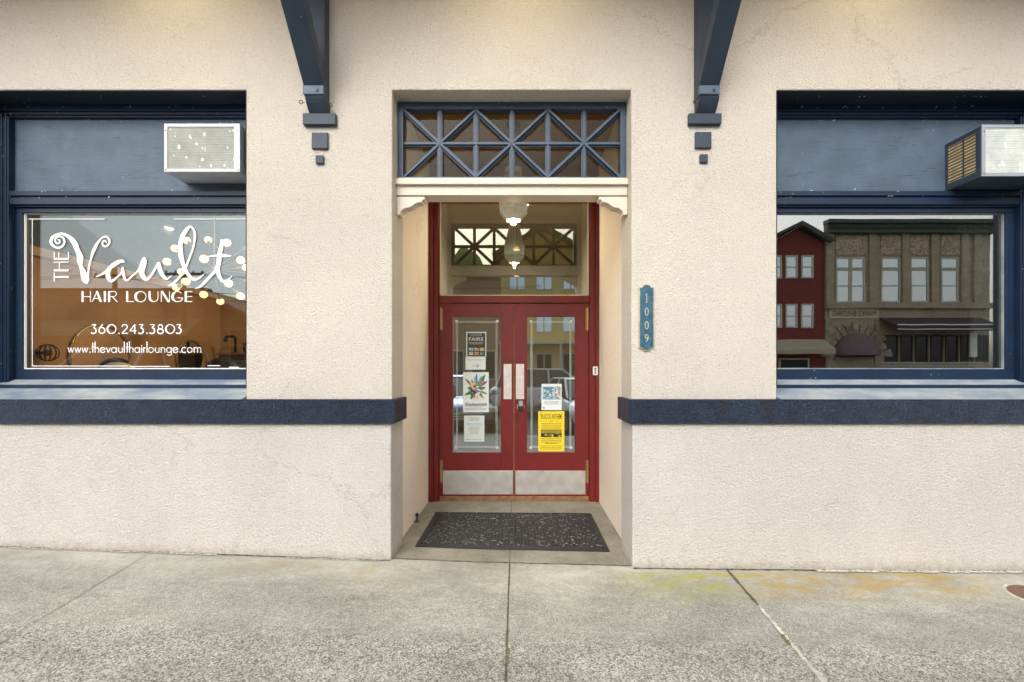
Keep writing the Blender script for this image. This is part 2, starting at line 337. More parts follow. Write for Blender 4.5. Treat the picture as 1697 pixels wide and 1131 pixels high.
# ------------------------------------------------------------------ mesh helper
class MB:
    def __init__(s): s.v = []; s.f = []; s.mi = []; s.mats = []; s.cur = 0
    def mat(s, k):
        if k not in s.mats: s.mats.append(k)
        s.cur = s.mats.index(k); return s
    def add(s, vs, fs):
        o = len(s.v); s.v += [tuple(v) for v in vs]
        for f in fs: s.f.append(tuple(i + o for i in f)); s.mi.append(s.cur)
        return s
    def box(s, x0, x1, y0, y1, z0, z1):
        if x0 > x1: x0, x1 = x1, x0
        if y0 > y1: y0, y1 = y1, y0
        if z0 > z1: z0, z1 = z1, z0
        return s.add([(x0, y0, z0), (x1, y0, z0), (x1, y1, z0), (x0, y1, z0), (x0, y0, z1), (x1, y0, z1), (x1, y1, z1), (x0, y1, z1)],
              [(0, 3, 2, 1), (4, 5, 6, 7), (0, 1, 5, 4), (1, 2, 6, 5), (2, 3, 7, 6), (3, 0, 4, 7)])
    def prism(s, pts, a, b, axis='y'):
        # pts 2-D, extruded from a to b along axis; y: (x,z)  x: (y,z)  z: (x,y)
        def m(p, t): return {'y': (p[0], t, p[1]), 'x': (t, p[0], p[1]), 'z': (p[0], p[1], t)}[axis]
        n = len(pts)
        return s.add([m(p, a) for p in pts] + [m(p, b) for p in pts],
              [tuple(range(n)), tuple(range(2 * n - 1, n - 1, -1))] + [(i, i + n, (i + 1) % n + n, (i + 1) % n) for i in range(n)])
    def tube(s, pts, r, n=8, caps=True):
        pts = [Vector(p) for p in pts]; rs = r if isinstance(r, (list, tuple)) else [r] * len(pts)
        vs = []; fs = []
        for i, p in enumerate(pts):
            d = (pts[min(i + 1, len(pts) - 1)] - pts[max(i - 1, 0)]).normalized()
            u = d.cross(Vector((0, 0, 1)) if abs(d.z) < .9 else Vector((1, 0, 0))).normalized(); w_ = d.cross(u)
            for k in range(n):
                t = 2 * math.pi * k / n; vs.append(p + (u * math.cos(t) + w_ * math.sin(t)) * rs[i])
        for i in range(len(pts) - 1):
            for k in range(n): fs.append((i * n + k, i * n + (k + 1) % n, (i + 1) * n + (k + 1) % n, (i + 1) * n + k))
        if caps: fs.append(tuple(range(n - 1, -1, -1))); fs.append(tuple((len(pts) - 1) * n + k for k in range(n)))
        return s.add(vs, fs)
    def lathe(s, prof, c, n=16, axis='z', ph=0):
        vs = []; fs = []
        for r, h in prof:
            for k in range(n):
                t = 2 * math.pi * k / n + ph; a_, b_ = r * math.cos(t), r * math.sin(t)
                vs.append({'z': (c[0] + a_, c[1] + b_, c[2] + h), 'y': (c[0] + a_, c[1] + h, c[2] + b_), 'x': (c[0] + h, c[1] + a_, c[2] + b_)}[axis])
        m = len(prof)
        for i in range(m - 1):
            for k in range(n): fs.append((i * n + k, i * n + (k + 1) % n, (i + 1) * n + (k + 1) % n, (i + 1) * n + k))
        fs.append(tuple(range(n - 1, -1, -1))); fs.append(tuple((m - 1) * n + k for k in range(n)))
        return s.add(vs, fs)
    def sphere(s, c, r, n=12, sz=1):
        return s.lathe([(max(1e-4, r * math.sin(math.pi * i / n)), -r * sz * math.cos(math.pi * i / n)) for i in range(n + 1)], c, n)
    def poly(s, pts): return s.add(pts, [tuple(range(len(pts)))])
    def build(s, name, mat=None, parent=None, bevel=0, smooth=False, recalc=True):
        me = bpy.data.meshes.new(name); me.from_pydata(s.v, [], s.f)
        mats = s.mats if s.mats else [mat]
        for k in mats: me.materials.append(MAT[k])
        if s.mats:
            for p, i in zip(me.polygons, s.mi): p.material_index = i
        if recalc:
            bm = bmesh.new(); bm.from_mesh(me); bmesh.ops.recalc_face_normals(bm, faces=bm.faces); bm.to_mesh(me); bm.free()
        if smooth:
            for p in me.polygons: p.use_smooth = True
        o = bpy.data.objects.new(name, me); C.objects.link(o)
        if parent is not None:
            o.parent = parent; o.matrix_parent_inverse = Matrix.Translation(-root_loc(parent))
        if bevel:
            b = o.modifiers.new('bevel', 'BEVEL'); b.width = bevel; b.segments = 2; b.limit_method = 'ANGLE'; b.angle_limit = R(40)
        return o
def root_loc(o):
    l = Vector((0, 0, 0))
    while o is not None:
        l = l + (Vector(o.location) if o.type == 'EMPTY' else Vector((0, 0, 0))); 
        if o.type != 'EMPTY': return Vector((0, 0, 0))
        o = o.parent
    return l
def tag(o, label, cat, group=None, kind=None):
    o['label'] = label; o['category'] = cat
    if group: o['group'] = group
    if kind: o['kind'] = kind
    return o
def thing(name, label, cat, loc=(0, 0, 0), group=None):
    o = bpy.data.objects.new(name, None); C.objects.link(o); o.location = loc; o.empty_display_size = .1
    return tag(o, label, cat, group)
def struct(o, label=None):
    o['kind'] = 'structure'
    return o

_tc = {}
def text(mb, s, cx, z, h, Y, wid=None, shear=0, bold=0, mirror=False):
    """built-in font, centred on cx, cap height h, baseline z, facing -Y; wid squeezes to a width"""
    if s not in _tc:
        cu = bpy.data.curves.new('t', 'FONT'); cu.body = s; cu.size = 1; cu.resolution_u = 3; cu.offset = bold
        ob = bpy.data.objects.new('t', cu); C.objects.link(ob)
        me = bpy.data.meshes.new_from_object(ob.evaluated_get(bpy.context.evaluated_depsgraph_get()))
        _tc[s] = ([tuple(v.co) for v in me.vertices], [tuple(p.vertices) for p in me.polygons])
        bpy.data.objects.remove(ob); bpy.data.curves.remove(cu); bpy.data.meshes.remove(me)
    vs, fs = _tc[s]
    x0 = min(v[0] for v in vs); x1 = max(v[0] for v in vs); sc = h / .73
    sx = wid / (x1 - x0) if wid else sc
    if mirror: out = [(cx - (v[0] - (x0 + x1) / 2) * sx, Y, z + v[1] * sc) for v in vs]
    else: out = [(cx + (v[0] - (x0 + x1) / 2) * sx + v[1] * sc * shear, Y, z + v[1] * sc) for v in vs]
    mb.add(out, fs)
def catmull(pts, k=5):
    out = []
    for i in range(len(pts) - 1):
        p0 = pts[max(i - 1, 0)]; p1 = pts[i]; p2 = pts[i + 1]; p3 = pts[min(i + 2, len(pts) - 1)]
        for j in range(k):
            t = j / k
            out.append(tuple(.5 * (2 * b + (c - a_) * t + (2 * a_ - 5 * b + 4 * c - d) * t * t + (3 * b - a_ - 3 * c + d) * t ** 3) for a_, b, c, d in zip(p0, p1, p2, p3)))
    out.append(tuple(pts[-1])); return out
_off = [0.0]
def ribbon(mb, pts, Y, jit=0):
    """pts (X, Z, width); flat strip facing -Y"""
    vs = []
    for i, (x, z, wd) in enumerate(pts):
        a_ = pts[max(i - 1, 0)]; b = pts[min(i + 1, len(pts) - 1)]; dx, dz = b[0] - a_[0], b[1] - a_[1]; L = math.hypot(dx, dz) or 1
        nx, nz = -dz / L, dx / L; h1 = wd / 2 * (1 + random.uniform(-jit, jit)); h2 = wd / 2 * (1 + random.uniform(-jit, jit))
        y = Y - _off[0]; _off[0] += 1.5e-6
        vs += [(x + nx * h1, y, z + nz * h1), (x - nx * h2, y, z - nz * h2)]
    mb.add(vs, [(2 * i, 2 * i + 1, 2 * i + 3, 2 * i + 2) for i in range(len(pts) - 1)])
def arc(cx, cy, rx, ry, a0, a1, n=12):
    return [(cx + rx * math.cos(R(a0 + (a1 - a0) * i / n)), cy + ry * math.sin(R(a0 + (a1 - a0) * i / n))) for i in range(n + 1)]
# ================================================================== GROUND
prof = [(-40, 1.3), (-12, .42), (-6, .215), (-3.86, .138), (-2.4, .085), (-.93, .033), (-.4, .008), (.856, -.024), (2, -.036), (3.78, -.046), (8, -.06), (40, -.3)]
def gz(X):
    for (a_, b), (c, d) in zip(prof, prof[1:]):
        if a_ <= X <= c: return b + (d - b) * (X - a_) / (c - a_)
    return prof[-1][1]
def ground(name, xs, ys, zf, mat):
    m = MB(); nx = len(xs)
    m.add([(x, y, zf(x, y)) for y in ys for x in xs], [(j * nx + i, j * nx + i + 1, (j + 1) * nx + i + 1, (j + 1) * nx + i) for j in range(len(ys) - 1) for i in range(nx - 1)])
    return struct(m.build(name, mat))
xs = sorted(set([-40, -30, -20, -14, -10, -8, -6] + [-4 + .25 * i for i in range(33)] + [5, 6, 8, 12, 20, 30, 40] + [-.93, .856]))
def sz(x, y): return gz(x) - .012 * (3.24 - y)
ground('sidewalk', xs, [-.35, .5, 1.2, 1.8, 2.2, 2.6, 3.0, 3.245], sz, 'concrete')
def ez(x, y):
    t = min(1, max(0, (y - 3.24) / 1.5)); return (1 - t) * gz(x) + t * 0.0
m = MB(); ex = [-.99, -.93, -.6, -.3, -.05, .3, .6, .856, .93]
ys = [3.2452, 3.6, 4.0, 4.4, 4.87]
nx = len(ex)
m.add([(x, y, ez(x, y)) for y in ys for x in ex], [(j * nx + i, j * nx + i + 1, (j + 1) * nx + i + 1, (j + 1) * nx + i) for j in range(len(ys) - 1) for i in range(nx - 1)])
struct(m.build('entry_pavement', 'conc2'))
# sidewalk joints: dirt-filled grooves lying on the paving
def joint(p0, p1, wd, k, n=24, jit=.35, name='sidewalk_joint', lift=.004):
    m = MB(); vs = []
    for i in range(n + 1):
        t = i / n; x = p0[0] + (p1[0] - p0[0]) * t; y = p0[1] + (p1[1] - p0[1]) * t
        h1 = wd / 2 * (1 + random.uniform(-jit, jit)); h2 = wd / 2 * (1 + random.uniform(-jit, jit))
        L = math.hypot(p1[0] - p0[0], p1[1] - p0[1]); nx_, ny_ = -(p1[1] - p0[1]) / L, (p1[0] - p0[0]) / L
        for h in (h1, -h2):
            X, Y = x + nx_ * h, y + ny_ * h; vs.append((X, Y, (sz(X, Y) if Y < 3.245 else ez(X, Y)) + lift))
    m.add(vs, [(2 * i, 2 * i + 1, 2 * i + 3, 2 * i + 2) for i in range(n)])
    return struct(m.build(name, k))
joint((-.052, 3.24), (-.046, -.3), .011, 'joint')
joint((-.052, 3.245), (-.055, 4.8), .006, 'joint', jit=.2)
joint((1.553, 3.235), (1.515, 2.72), .020, 'joint')
joint((1.515, 2.72), (1.47, 2.2), .018, 'joint_w', n=50, jit=.8)
joint((1.47, 2.2), (1.34, -.3), .032, 'joint_w', n=120, jit=.7)
joint((-2.70, 3.22), (-2.33, .3), .005, 'joint_soft', jit=.6, n=80)
joint((-.925, 3.245), (.86, 3.245), .011, 'joint', n=50, jit=.7)
joint((-4.6, 3.203), (-.93, 3.206), .016, 'joint', n=150, jit=.75, name='wall_base_joint')
joint((.86, 3.206), (4.6, 3.2), .018, 'joint', n=150, jit=.8, name='wall_base_joint')
joint((2.2, 3.188), (4.6, 3.18), .030, 'grit', n=160, jit=.95, name='wall_base_joint', lift=.008)
joint((-4.6, 3.187), (-2.2, 3.19), .014, 'grit', n=160, jit=.95, name='wall_base_joint', lift=.008)
joint((-1.7, 3.19), (-1.0, 3.19), .008, 'grit', n=60, jit=.95, name='wall_base_joint', lift=.008)
joint((1.478, 2.42), (1.465, 2.33), .018, 'moss', n=14, jit=.9, name='moss', lift=.009)
joint((-.047, 2.26), (-.046, 2.14), .014, 'moss', n=8, jit=.7, name='moss', lift=.009)
m = MB(); m.box(-40, 40, -.5, -.35, -.8, 0);
o = m.build('kerb', 'kerb'); 
for v in o.data.vertices:
    pass
struct(o)
o.data.clear_geometry()
kv = []; kf = []
for i, x in enumerate(xs):
    z = sz(x, -.35); kv += [(x, -.5, z - .16), (x, -.5, z), (x, -.35, z), (x, -.35, z - .3)]
for i in range(len(xs) - 1):
    for k in range(3): kf.append((4 * i + k, 4 * i + k + 1, 4 * i + 4 + k + 1, 4 * i + 4 + k))
o.data.from_pydata(kv, [], kf)
ground('road', xs, [-14, -8, -4, -.5], lambda x, y: sz(x, -.35) - .15 + .02 * math.sin(0), 'asphalt')
ground('far_sidewalk', xs, [-18.2, -14.001], lambda x, y: sz(x, -.35), 'kerb')
m = MB(); m.add([(-600, -900, -1.6), (600, -900, -1.6), (600, 300, -1.6), (-600, 300, -1.6)], [(0, 1, 2, 3)]); struct(m.build('ground', 'grass'))
# iron cover
m = MB(); z = sz(3.43, 2.86); m.lathe([(.15, -.02), (.15, .006), (.125, .008), (.12, .004), (.0005, .004)], (3.44, 2.85, z), 32)
tag(m.build('utility_cover', 'cover', None, .001), 'round rusty brown iron cover set in the sidewalk at the right edge', 'utility cover')
m = MB(); m.lathe([(.18, -.02), (.17, .003), (.152, .003), (.151, -.02)], (3.44, 2.85, z), 32)
struct(m.build('sidewalk_patch', 'joint_w'))

# ================================================================== BUILDING
B = thing('commercial_building', 'cream stucco shop building with navy trim and a recessed red double door', 'building', (0, 3.24, 0))
ZB0, ZB1 = 1.044, 1.225
YW, YL, YBD, YBK = 3.24, 3.212, 3.183, 3.55
OPX0, OPX1 = -.928, .856
WL = (-4.10, -2.016); WR = (1.94, 4.10); WZ = (1.225, 3.53)
def grid_solid(mb, xs, zs, solid, y0, y1):
    nx, nz = len(xs) - 1, len(zs) - 1
    S_ = [[solid((xs[i] + xs[i + 1]) / 2, (zs[j] + zs[j + 1]) / 2) for j in range(nz)] for i in range(nx)]
    g = lambda i, j: 0 <= i < nx and 0 <= j < nz and S_[i][j]
    for i in range(nx):
        for j in range(nz):
            if not S_[i][j]: continue
            a_, b, c, d = xs[i], xs[i + 1], zs[j], zs[j + 1]
            mb.poly([(a_, y0, c), (b, y0, c), (b, y0, d), (a_, y0, d)]); mb.poly([(a_, y1, c), (a_, y1, d), (b, y1, d), (b, y1, c)])
            if not g(i - 1, j): mb.poly([(a_, y0, c), (a_, y0, d), (a_, y1, d), (a_, y1, c)])
            if not g(i + 1, j): mb.poly([(b, y0, c), (b, y1, c), (b, y1, d), (b, y0, d)])
            if not g(i, j - 1): mb.poly([(a_, y0, c), (a_, y1, c), (b, y1, c), (b, y0, c)])
            if not g(i, j + 1): mb.poly([(a_, y0, d), (b, y0, d), (b, y1, d), (a_, y1, d)])
def weld(o, r=None):
    bm = bmesh.new(); bm.from_mesh(o.data); bmesh.ops.remove_doubles(bm, verts=bm.verts, dist=1e-5); bmesh.ops.recalc_face_normals(bm, faces=bm.faces); bm.to_mesh(o.data); bm.free()
    return o
def inside(v, r): return r[0] < v < r[1]
m = MB()
grid_solid(m, [-9, WL[0], WL[1], OPX0, OPX1, WR[0], WR[1], 9], [ZB1 - .01, WZ[0] + .001, WZ[1], 6.2],
    lambda x, z: not (inside(z, (WZ[0], WZ[1])) and (inside(x, WL) or inside(x, WR))) and not (OPX0 < x < OPX1 and z < WZ[1]) and not (z < WZ[0] and (inside(x, WL) or inside(x, WR))), YW, YBK)
wall = weld(m.build('wall', 'stucco', B)); b = wall.modifiers.new('bevel', 'BEVEL'); b.width = .008; b.segments = 3; b.limit_method = 'ANGLE'
m = MB(); m.box(-9, OPX0, YL, YBK, -.6, ZB0 + .01); m.box(OPX1, 9, YL, YBK, -.6, ZB0 + .01)
m.build('lower_wall', 'stucco_low', B, .008)
m = MB(); m.box(-9, OPX0 + .03, YBD, YBK + .012, ZB0, ZB1); m.box(OPX1 - .03, 9, YBD, YBK + .012, ZB0, ZB1)
m.build('belt_course', 'band', B, .01)
# ---- recess side walls, back wall above the doors, ceiling
CEZ = 3.72
for x0, x1 in ((-1.15, -.965), (.905, 1.10)):
    MB().box(x0, x1, YBK + .001, 4.86, -.5, CEZ).build('recess_wall', 'stucco_in', B)
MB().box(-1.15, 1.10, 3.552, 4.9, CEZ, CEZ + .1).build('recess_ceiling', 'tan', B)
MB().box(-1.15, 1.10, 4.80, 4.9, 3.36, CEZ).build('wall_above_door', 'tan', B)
# ---- eave
MB().box(-9, 9, 2.35, YW - .001, 4.55, 4.72).build('eave_soffit', 'trim_cream', B)
MB().box(-9, 9, 2.28, 2.349, 4.5, 4.9).build('eave_fascia', 'navy_lt', B)
for k_, ex_ in enumerate((-2.5, 0.05, 2.6)):
    t = thing('soffit_light', 'warm round light set under the eave, ' + ('left of the left bracket', 'between the two brackets', 'right of the right bracket')[k_], 'ceiling light', (ex_, 2.66, 4.55), 'lights under the eave')
    MB().lathe([(.07, 4.5495), (.085, 4.53), (.07, 4.525)], (ex_, 2.66, 0), 18).build('housing', 'whitep', t)
    MB().lathe([(.055, 4.5245), (.055, 4.521)], (ex_, 2.66, 0), 16).build('lens', 'bulbhot', t)
    ld = bpy.data.lights.new('soffit_lamp', 'POINT'); ld.energy = 6; ld.color = (1, .80, .55); ld.shadow_soft_size = .06
    lo = bpy.data.objects.new('soffit_lamp', ld); C.objects.link(lo); lo.location = (ex_, 2.66, 4.42)
# ---- roof and shell so that the rooms are closed
m = MB(); m.box(-9, 9, YBK + .3, 11.5, 6.0, 6.15); m.box(-9, -8.8, YBK, 11.5, -.5, 6.0); m.box(8.8, 9, YBK, 11.5, -.5, 6.0); m.box(-8.8, 8.8, 11.3, 11.5, -.5, 6.0)
m.build('rear_shell', 'stucco', B)

# ---- lattice transom over the entry
LY = 3.385
lt = MB().mat('lattice')
lx0, lx1 = OPX0 + .004, OPX1 - .004; lz0, lz1 = 2.925, 3.525
fx0, fx1 = PX(668.5, LY), PX(1028, LY); fz1, fz0 = PZ(181.5, LY), PZ(293.5, LY)
for bx in ((lx0, fx0, lz0, lz1), (fx1, lx1, lz0, lz1), (fx0, fx1, lz0, fz0), (fx0, fx1, fz1, lz1)):
    lt.box(bx[0], bx[1], LY - .006, LY + .07, bx[2], bx[3])
T = lt.build('lattice_transom', None, B, .003)
ncol = 6; cw = (fx1 - fx0) / ncol; mz = (fz0 + fz1) / 2
def bar(mb, a_, b_, wd, y0, y1):
    dx, dz = b_[0] - a_[0], b_[1] - a_[1]; L = math.hypot(dx, dz); nx_, nz_ = -dz / L * wd / 2, dx / L * wd / 2
    mb.prism([(a_[0] + nx_, a_[1] + nz_), (b_[0] + nx_, b_[1] + nz_), (b_[0] - nx_, b_[1] - nz_), (a_[0] - nx_, a_[1] - nz_)], y0, y1, 'y')
off = 0
def muntin(a_, b_):
    global off
    mb = MB().mat('lattice'); off += .0006
    bar(mb, a_, b_, .042, LY + .014 + off, LY + .040 + off); bar(mb, a_, b_, .019, LY - .002 - off + .008, LY + .0155 + off)
    mb.build('muntin', None, T, .0025)
for i in range(1, ncol): muntin((fx0 + i * cw, fz0), (fx0 + i * cw, fz1))
muntin((fx0, mz), (fx1, mz))
for i in (1, 3, 5):
    cx = fx0 + i * cw
    for sx in (-1, 1):
        for zz in (fz0, fz1): muntin((cx, mz), (cx + sx * cw, zz))
MB().box(fx0 - .01, fx1 + .01, LY + .05, LY + .054, fz0 - .01, fz1 + .01).build('glass', 'glass_t', T)

# ---- cream beam with corbels
bm_ = MB(); bx0, bx1 = OPX0 + .0015, OPX1 - .0015
bm_.box(bx0, bx1, 3.345, 3.487, 2.787, 2.9235)
BE = bm_.build('entry_beam', 'trim_cream', B, .004)
mm = MB(); mm.box(bx0 - .0, bx1, 3.318, 3.3448, 2.862, 2.8925); mm.box(bx0, bx1, 3.3315, 3.3447, 2.8925, 2.906)
mm.build('moulding', 'trim_cream', BE, .003)
def corbel(sx):
    pts_px = [(205, 452), (800, 452), (792, 515), (745, 520), (735, 572), (700, 566), (655, 574), (610, 592), (560, 628), (500, 668), (430, 688), (372, 694), (352, 722), (318, 742), (298, 770), (290, 830), (205, 830)]
    ex_ = OPX0 if sx > 0 else OPX1
    P_ = []
    for x, y in pts_px:
        px = 640 + x / 12.56; py = 290 + y / 12.56
        X = PX(px, 3.345) - PX(656.3, 3.345); P_.append((ex_ + sx * (X + .0015), min(2.786, PZ(py, 3.345) )))
    MB().prism(P_, 3.347, 3.435, 'y').build('corbel', 'trim_cream', B, .004)
corbel(1); corbel(-1)

# ---- wall brackets
def bracket(cx, bx, sqx, smx, dz, side):
    hw = .0725
    # side faces in profile (y,z), joined as a post, a sloping brace, a cap and a curved foot
    post = MB(); post.box(cx - hw + .002, cx + hw - .002, 3.158, YW + .001, 3.4245, 4.549)
    K = post.build('bracket', 'navy_lt', B, .004)
    br = MB(); k = (3.848 - 3.495) / (2.826 - 3.137); y_e = 3.137 + (4.545 - 3.495) / k
    L = math.hypot(1, k); th = .125
    br.prism([(3.137, 3.49), (y_e, 4.545), (y_e + .17, 4.545), (3.157, 3.49 + .115), (3.157, 3.49)], cx - hw, cx + hw, 'x')
    br.build('brace', 'navy_lt', K, .004)
    MB().box(cx - hw - .002, cx + hw + .002, 3.128, 3.1575, 3.428, 3.492).build('cap_block', 'panel', K, .004)
    pr = [(3.136, 3.425)] + [(3.142 + .028 * (1 - math.cos(R(a_))) + .0, 3.418 - .095 * math.sin(R(a_)) ) for a_ in (0, 15, 30, 45, 60, 75, 90)] + [(3.196, 3.314), (YW + .001, 3.314), (YW + .001, 3.425)]
    pr = [(3.138, 3.424), (3.147, 3.405), (3.160, 3.385), (3.176, 3.366), (3.189, 3.352), (3.200, 3.342), (3.204, 3.3375), (YW + .001, 3.3375), (YW + .001, 3.424)]
    MB().prism(pr, cx - hw + .006, cx + hw + .004, 'x').build('curved_foot', 'navy_lt', K, .003)
    MB().box(bx - .121, bx + .121, 3.205, YW + .001, 3.254 + dz, 3.337).build('base_block', 'navy_lt', K, .004)
    MB().box(sqx - .0595, sqx + .0595, 3.220, YW + .001, 3.083 + dz, 3.203 + dz).build('square_block', 'navy_lt', K, .004)
    MB().box(smx - .029, smx + .029, 3.220, YW + .001, 2.974 + dz * 1.5, 3.034 + dz * 1.5).build('small_block', 'navy_lt', K, .003)
    for sd_ in ((-1, 1) if side < 0 else (-1,)):
        e = MB(); c0 = Vector((cx + sd_ * (hw + .0), 3.17 + .02 * sd_, 3.38))
        e.tube([c0, c0 + Vector((sd_ * .014, 0, .004))], .003, 6)
        c1 = c0 + Vector((sd_ * .026, 0, .004)); e.tube([c1 + Vector((.013 * math.cos(R(t)), 0, .013 * math.sin(R(t)))) for t in range(0, 361, 30)], .0032, 6, False)
        e.build('eye_bolt', 'rust', K)
    kn = MB(); kn.lathe([(.008, 0), (.012, -.003), (.008, -.006)], (cx + .03, 3.128, 3.455), 8, 'y'); kn.build('bolt_hole', 'black', K)
bracket(-1.465, -1.4575, -1.46, -1.462, 0, -1)
bracket(1.392, 1.394, 1.387, 1.391, .005, 1)

# ---- show windows
def window(x0, x1, gx0, gx1, six0, six1, gm):
    fr = MB().mat('navy')
    # head casing, stiles
    fr.box(x0, x1, 3.405, 3.56, 3.475, WZ[1] - .0015)
    fr.box(x0 + .03, x1 - .03, 3.42, 3.56, 3.452, 3.475)
    fr.box(x0 + .05, x1 - .05, 3.433, 3.56, 3.438, 3.452)
    for a_, b_, s_ in ((x0, six0, 1), (six1, x1, -1)):
        fr.box(a_, b_, 3.415, 3.56, 1.33, 3.438)
        xe = b_ if s_ > 0 else a_
        for k_, w_ in ((.018, .012), (.05, .014), (.088, .01)):
            xc = xe - s_ * k_; fr.box(xc - w_ / 2, xc + w_ / 2, 3.407, 3.4151, 1.33, 3.46)
    W = fr.build('window', None, B, .003)
    sv_ = MB(); sv_.box(x0 + .0005, x1 - .0005, YW + .012, 3.404, 3.5285, 3.5295)
    sv_ = MB()   # dark painted lining of the reveal
    sv_.box(x0 + .0008, x1 - .0008, YW + .004, 3.404, WZ[1] - .006, WZ[1] - .001)
    sv_.box(x0 + .001, x0 + .006, YW + .004, 3.404, 1.31, WZ[1] - .007); sv_.box(x1 - .006, x1 - .001, YW + .004, 3.404, 1.31, WZ[1] - .007)
    sv_.build('reveal_lining', 'soffit', W)
    MB().box(six0 - .01, six1 + .01, 3.46, 3.475, 2.80, 3.46).build('spandrel_board', 'panel', W)
    tr = MB(); a_, b_ = six0 - .002, six1 + .002
    tr.box(a_, b_, 3.418, 3.4599, 2.814, 2.852); tr.box(a_, b_, 3.434, 3.4598, 2.797, 2.814); tr.box(a_, b_, 3.422, 3.50, 2.747, 2.797)
    tr.box(a_, b_, 3.440, 3.50, 2.734, 2.747)
    tr.build('transom_bar', 'navy', W, .003)
    sh = MB(); ga, gb = gx0 - .012, gx1 + .012
    sh.box(six0 - .001, six1 + .001, 3.461, 3.52, 2.695, 2.733); sh.box(six0 - .001, six1 + .001, 3.461, 3.52, 1.345, 1.449)
    sh.box(six0 - .001, gx0, 3.461, 3.52, 1.4491, 2.6949); sh.box(gx1, six1 + .001, 3.461, 3.52, 1.4491, 2.6949)
    SA = sh.build('sash', 'navy', W, .003)
    bd = MB(); t = .009
    bd.box(gx0, gx1, 3.476, 3.488, 2.695 - t * .6, 2.6948); bd.box(gx0, gx1, 3.476, 3.488, 1.4492, 1.449 + t)
    bd.box(gx0, gx0 + t, 3.476, 3.488, 1.449 + t, 2.69); bd.box(gx1 - t, gx1, 3.476, 3.488, 1.449 + t, 2.69)
    bd.build('glazing_bead', 'whitep' if x0 < 0 else 'stone', SA)
    MB().box(gx0 + .001, gx1 - .001, 3.4885, 3.4945, 1.4495, 2.6945).build('glass', gm, SA)
    MB().prism([(3.378, 1.302), (3.378, 1.3286), (3.4608, 1.367), (3.4608, 1.302)], x0 + .001, x1 - .001, 'x').build('wood_sill', 'stone', W, .003)
    MB().box(x0 + .001, x1 - .001, 3.3765, 3.3785, 1.300, 1.3275).build('sill_nose', 'navy', W)
    MB().prism([(3.186, 1.2255), (3.19, 1.2275), (3.3775, 1.30), (3.46, 1.30), (3.46, 1.15), (3.3, 1.15), (3.3, 1.2255)], x0 + .001, x1 - .001, 'x').build('stone_sill', 'stone', W, .003)
    cw_ = MB(); rn = random.Random(int(x0 * 7))
    for i in range(46):
        xx_ = rn.uniform(x0 + .05, x1 - .05); k_ = rn.choice([(3.30, WZ[1] - .008), (3.404, 3.50), (3.417, 3.455), (3.4165, 2.80), (3.4165, 2.85), (3.459, 3.42)])
        L = rn.uniform(.004, .02); a_ = rn.uniform(-1.2, 1.2); w_ = rn.uniform(.0012, .003); y_ = k_[0] - .002; z_ = k_[1] + rn.uniform(-.012, .006)
        cw_.poly([(xx_, y_, z_), (xx_ + L * math.cos(a_), y_ - .003, z_ + L * math.sin(a_)), (xx_ + L * math.cos(a_) - w_, y_ - .003, z_ + L * math.sin(a_) + w_), (xx_ - w_, y_, z_ + w_)])
    cw_ = cw_.build('cobweb_bits', 'whitep', W, recalc=False); cw_['kind'] = 'stuff'
    return W, SA
W1, S1 = window(WL[0], WL[1], -3.94, -1.90 - .18, -3.995, -2.022, 'glass')
W2, S2 = window(WR[0], WR[1], 2.0, 3.90, 1.945, 3.965, 'glass_r')
# ================================================================== WINDOW LETTERING (white vinyl on the left glass)
LYv = 3.4845
def wp(px, py): return (PX(px, LYv), PZ(py, LYv))
sc_px = LYv / F
def c3(x, y, w_): X, Z = wp(70 + x / 9.43, 360 + y / 9.43); return (X, Z, w_ / 9.43 * sc_px * .9)
def c4(x, y, w_): X, Z = wp(230 + x / 7.54, 360 + y / 7.54); return (X, Z, w_ / 7.54 * sc_px * .9)
vt = MB()
strokes3 = [
 [(240,350,22),(272,368,28),(268,402,30),(230,412,30),(200,372,32),(215,325,32),(270,303,30),(325,325,32),(348,385,36),(320,450,36),(250,482,38),(175,450,44),(135,392,54),(155,325,52),(220,280,46),(300,262,44),(370,282,50),(440,330,74),(500,400,95),(535,480,90),(568,560,88),(590,620,112),(592,700,98),(600,760,62),(628,830,86),(650,900,112),(665,960,122),(688,1010,86),(712,1036,30)],
 [(716,1000,46),(712,920,44),(722,840,32),(737,740,34),(760,660,32),(785,570,48),(815,500,58),(850,430,48),(890,370,34),(940,322,28),(1000,308,32),(1045,345,36),(1050,400,36),(1020,445,34),(975,460,30),(940,425,32),(952,380,30),(988,375,24),(1004,402,14)],
 [(838,936,12),(930,895,34),(1000,848,44),(1060,790,62),(1130,740,76),(1210,695,60),(1262,692,52),(1280,715,14)],
 [(1085,775,40),(1040,830,70),(1025,890,80),(1035,950,76),(1070,1000,50),(1120,980,40),(1200,915,28),(1240,860,26),(1256,790,34),(1263,860,52),(1278,930,48),(1300,980,40),(1340,982,34),(1400,925,30),(1480,860,32),(1530,790,46),(1570,700,66),(1592,640,40)],
 [(1600,625,16),(1606,690,60),(1580,780,80),(1562,860,74),(1585,930,60),(1630,975,46),(1690,930,30)]]
